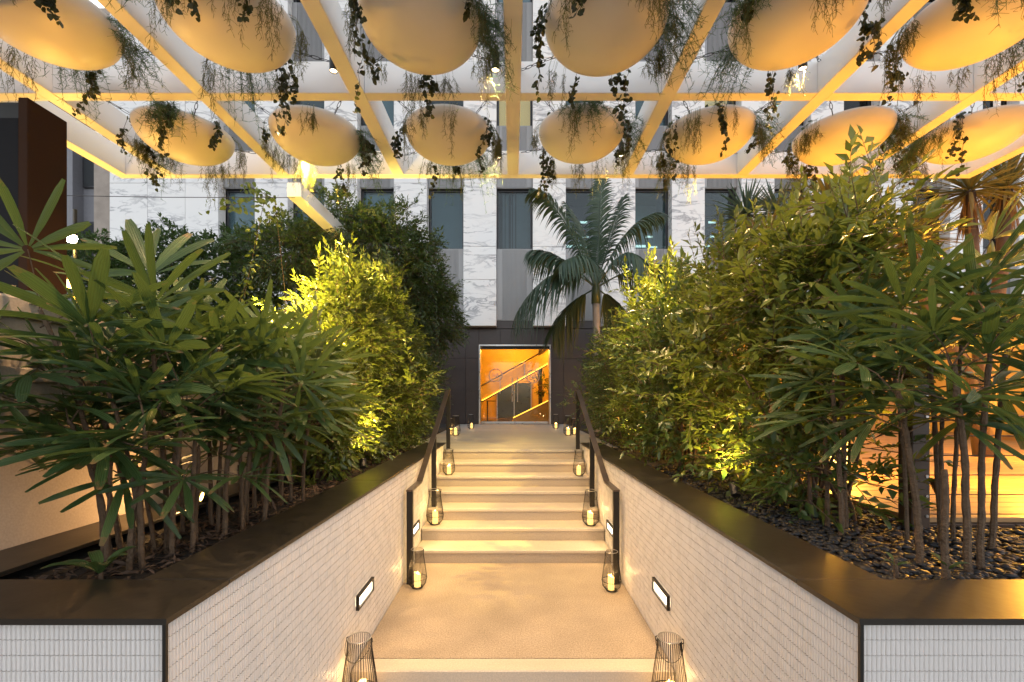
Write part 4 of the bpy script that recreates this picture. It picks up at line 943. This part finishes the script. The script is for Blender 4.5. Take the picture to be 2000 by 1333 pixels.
fan_palm('fan palm clump behind the others, close to the spotlit shrubs', (-1.68, 3.30, 1.075),
         [(0, 0, .95, .12, -.06, 6, 1.0), (.14, .05, .82, .12, -.08, 6, 1.0), (-.16, .1, 1.12, -.05, -.06, 6, 1.05), (.05, .24, 1.05, .14, 0, 6, 1.0)], 'fan palms in the dark capped planter')
fan_palm('fan palm with a stout ringed cane rising from the front corner of the pebbles', (1.95, 1.95, 1.078),
         [(0, 0, .88, -.08, .02, 7, 1.0), (-.10, .12, .78, -.12, .06, 5, .9), (.12, .06, 1.0, .10, .02, 7, 1.05)], 'fan palms in the bronze capped planter')
fan_palm('tall fan palm by the cable balustrade reaching over the terrace', (2.22, 2.36, 1.078),
         [(0, 0, 1.05, -.10, 0, 7, 1.1), (.12, .06, 1.28, .10, 0, 7, 1.15), (-.14, .04, .98, -.18, -.04, 6, 1.0), (.16, -.1, .95, .1, 0, 5, 1.0)], 'fan palms in the bronze capped planter')
fan_palm('slender fan palm leaning towards the bronze cap in front of the low shrub', (1.80, 2.50, 1.078),
         [(0, 0, .80, -.08, -.02, 5, .85), (.10, .1, .98, -.04, 0, 5, .95)], 'fan palms in the bronze capped planter')
# seedlings
def seedling(label, base, n, L, mat='fan'):
    t = thing('palm_seedling', label, 'seedling', base); a = np.linspace(0, 6.28, n + 1)[:-1] + rng.normal(0, .25, n); D = np.stack([np.cos(a), np.sin(a), rng.uniform(.7, 1.7, n)], 1)
    for i in range(n): obj('leaf', fastmesh('leaf', *straps(np.array([[0, 0, .06]]), D[i:i + 1], np.array([[-D[i, 0], -D[i, 1], 1.2]]), np.array([L * rng.uniform(.75, 1.1)]), np.array([L * .16]), np.array([.45]), 6, .2, True), mat, True, 7), t)
    MB().tube([(0, 0, -.02), (0, .003, .09)], [.010, .007], 6).build('stem', 'cane', t)
seedling('small palm seedling alone in the front corner of the dark capped planter', (-1.66, 1.83, 1.075), 8, .26)
seedling('tiny seedling sprouting among the black pebbles', (1.60, 1.90, 1.08), 4, .10); seedling('young broad leaf sprouting at the foot of the stout palm cane', (1.78, 1.86, 1.08), 4, .13)

# ------------------------------------------------------------------ tall feather palm
kp = thing('feather_palm', 'tall feather palm with arching drooping fronds beside the entrance', 'palm', (2.0, 11.0, 1.07)); CZ = 3.12
s = np.linspace(0, 1, 24); rr = np.linspace(.105, .08, 24) * (1 + .06 * (np.arange(24) % 2)); MB().tube(np.stack([.03 * np.sin(s * 3), 0 * s, -.05 + (CZ + .05) * s], 1), rr, 12).build('trunk', 'palmbark', kp, True)
MB().tube([(.03 * math.sin(3), 0, CZ - .02), (.0, 0, CZ + .35), (0, 0, CZ + .75)], [.11, .10, .03], 10).build('crownshaft', 'kentia', kp, True)
def frond(apex, tip, L0=.8, droop=1.0):
    """rachis from the crown through apex to tip; long leaflets hang from both sides"""
    p0 = np.array((0, 0, CZ + .35)); p1 = np.array(apex); p2 = np.array(tip); s = np.linspace(0, 1, 74)[:, None]; c1 = p1 * 2 - (p0 + p2) * .5
    C = (1 - s) ** 2 * p0 + 2 * s * (1 - s) * c1 + s ** 2 * p2; T = norm(np.gradient(C, axis=0)); m = MB().tube(C[::3], np.linspace(.022, .005, len(C[::3])), 5)
    sd_ = norm(np.cross(T, (0, 0, 1.))); up_ = np.cross(sd_, T); k = slice(14, 74); PP = []; DD = []; LL = []; NN = []
    for sg in (-1, 1):
        q = np.linspace(0, 1, 60); L = L0 * (.35 + .65 * np.sin(np.pi * (q * .85 + .12))) * rng.uniform(.9, 1.08, 60) * 1.2
        D = sd_[k] * sg * .85 + T[k] * .6 + up_[k] * .10 + rng.normal(0, .05, (60, 3)); PP.append(C[k]); DD.append(D); LL.append(L); NN.append(up_[k])
    PP = np.concatenate(PP); DD = np.concatenate(DD); LL = np.concatenate(LL); NN = np.concatenate(NN)
    f = m.build('frond', 'kentia', kp, True); V, F = straps(PP, DD, NN, LL, np.full(len(PP), .046), rng.uniform(.7, 1.15, len(PP)) * droop, 5, .15)
    obj('leaflets', fastmesh('leaflets', V, F, 'kentia'), f)
pxm = .01237
for (ax, ay, tx, ty, d, L0, dr) in ((1095, 430, 1040, 385, -.3, .6, .7), (1100, 500, 1042, 480, .4, .7, 1.1), (1085, 542, 1012, 615, -.5, .75, 1.4), (1140, 450, 1112, 378, .6, .55, .7), (1172, 450, 1176, 345, .1, .55, .5), (1200, 450, 1226, 372, .4, .55, .7),
                              (1222, 460, 1285, 425, -.2, .6, .9), (1215, 510, 1245, 560, -.9, .6, 1.3), (1270, 515, 1345, 530, .3, .7, 1.3), (1120, 590, 1085, 640, .8, .6, 1.4), (1210, 590, 1240, 640, .7, .6, 1.4), (1130, 520, 1085, 545, -1.0, .6, 1.2), (1165, 500, 1160, 470, 1.4, .6, 1.2)):
    z = lambda y: (782 - y) * pxm + EYE - 1.07
    frond(((ax - 1164) * pxm, d * .6, z(ay)), ((tx - 1164) * pxm, d, z(ty)), L0, dr)

# ------------------------------------------------------------------ dragon trees with spiky rosettes
def dragon(label, base, heads, mat='strap'):
    t = thing('dragon_tree', label, 'tree', base); b0 = np.array(base)
    for (x, y, z, L) in heads:
        h = np.array((x, y, z)) - b0; MB().tube([(0, 0, -.05), (h[0] * .15, h[1] * .15, h[2] * .35), (h[0] * .75, h[1] * .75, h[2] * .7), h], [.10, .085, .07, .055], 8).build('trunk', 'bark', t, True)
        n = 120; D = rnd_dir(n); D[:, 2] = D[:, 2] * .75 + .28; L_ = L * rng.uniform(.8, 1.1, n)
        obj('rosette', fastmesh('rosette', *straps(np.repeat(h[None], n, 0) + norm(D) * .03, D, np.array([[0, 0, 1.]]) + D * .01 + rng.normal(0, .1, (n, 3)), L_, np.full(n, .032), rng.uniform(.02, .28, n), 4, .2), mat), t)
        n = 46; a = rng.uniform(0, 6.28, n); D = np.stack([np.cos(a) * .12, np.sin(a) * .25, -np.ones(n)], 1); P = h + np.stack([np.cos(a) * .06, np.sin(a) * .06, rng.uniform(-.35, 0, n)], 1)
        obj('dry_skirt', fastmesh('dry_skirt', *straps(P, D, np.stack([np.cos(a), np.sin(a), 0 * a], 1), rng.uniform(.22, .45, n), np.full(n, .026), np.zeros(n), 3, .2), 'skirt'), t)
dragon('dragon tree with big yellow green spiky head just behind the pergola edge', (4.0, 5.75, 1.13), [(4.02, 5.75, 4.30, .66), (3.55, 6.3, 4.05, .60)])
dragon('blue green dragon tree with two heads behind the tall shrubs', (4.4, 7.9, 1.13), [(4.05, 7.9, 5.05, .72), (4.75, 8.2, 5.2, .7), (3.7, 7.6, 4.35, .62)], 'strapblue')
dragon('amber lit dragon tree with fringed trunk at the terrace wall', (5.9, 5.7, 1.13), [(5.72, 5.7, 4.45, .68), (6.3, 5.8, 4.55, .7), (5.2, 6.0, 3.95, .6)])

# ------------------------------------------------------------------ added spike spotlights in the beds, then post spotlights
def spike(loc, aim, power, col, cone, label, mt='amberlens'):  # added lamps that brighten planting, wall and pergola from below
    t = thing('added_spotlight', label, 'spotlight', loc, group='added spike spotlights in the beds'); d = Vector(aim).normalized(); q = d.to_track_quat('Z', 'Y')
    MB().tube([(0, 0, -.12), (0, 0, .10)], .008, 6).build('spike', 'blackmetal', t)
    h = MB().lathe([(.001, -.05), (.03, -.05), (.036, .04), (.032, .04), (.03, .03), (.001, .03)], sides=16).build('head', 'blackmetal', t); h.location = (0, 0, .13); h.rotation_euler = q.to_euler()
    MB().disc(.0295, .032, sides=16).build('lens', mt, h)
    lamp('SPOT', t, tuple(Vector((0, 0, .13)) + d * .06), power, col, .03, tuple(d), cone, .8)
def on_post(x, y, z, aim, power, col, cone, label, mt='whitelens'):
    t = thing('post_spotlight', label, 'spotlight', (x, y, -.3 if x < -2.6 else 1.07), group='post spotlights behind the stucco wall'); zz = z - t.location.z; d = Vector(aim).normalized()
    MB().tube([(0, .03, 0), (0, .03, zz)], .012, 6).build('post', 'blackmetal', t)
    h = MB().lathe([(.001, -.06), (.032, -.06), (.036, .03), (.030, .03), (.001, .02)], sides=14).build('head', 'blackmetal', t); h.location = (0, 0, zz); h.rotation_euler = d.to_track_quat('Z', 'Y').to_euler()
    MB().lathe([(.0295, .022), (.02, .034), (.001, .038)], sides=14).build('lens', mt, h, True)
    lamp('SPOT', t, tuple(Vector((0, 0, zz)) + d * .08), power, col, .03, tuple(d), cone, .7)
on_post(-2.64, 4.62, 2.60, (.55, .75, .10), 1300, GOLD, 130, 'bright post spotlight aimed at the golden shrub, inner of a pair')
on_post(-2.78, 4.66, 2.60, (.35, .85, .45), 700, GOLD, 120, 'bright post spotlight aimed at the golden shrub, outer of a pair')
on_post(-5.15, 7.0, 3.20, (.3, -.6, .5), 160, GOLD, 120, 'single post spotlight in front of the long hedge')
spike((-1.50, 4.55, 1.075), (-.2, .75, .9), 700, GOLD, 90, 'added spike spotlight lighting the yellow green shrub beside the lower landing')
spike((-1.98, 2.95, 1.075), (-.5, -.75, .3), 40, (1, .55, .2), 140, 'added spike spotlight among the fan palm canes of the dark capped planter')  # added wall washer, warms the lower stucco wall
spike((1.56, 3.2, 1.078), (.2, .8, .9), 230, GOLD, 100, 'added spike spotlight under the tall glossy shrub, terrace side')
spike((1.75, 6.6, 1.078), (.1, .5, 1), 150, GOLD, 110, 'added spike spotlight among the deep green shrubs beside the flight')
spike((-3.2, 3.4, 2.33), (.35, .1, 1), 170, AMBER, 130, 'added uplight on a stake behind the stucco wall')  # added for amber light on bowls and beam undersides
spike((2.8, 3.0, 1.14), (-.3, .15, 1), 110, AMBER, 130, 'added uplight on the deck edge by the corner post')  # added too, amber from the deck side
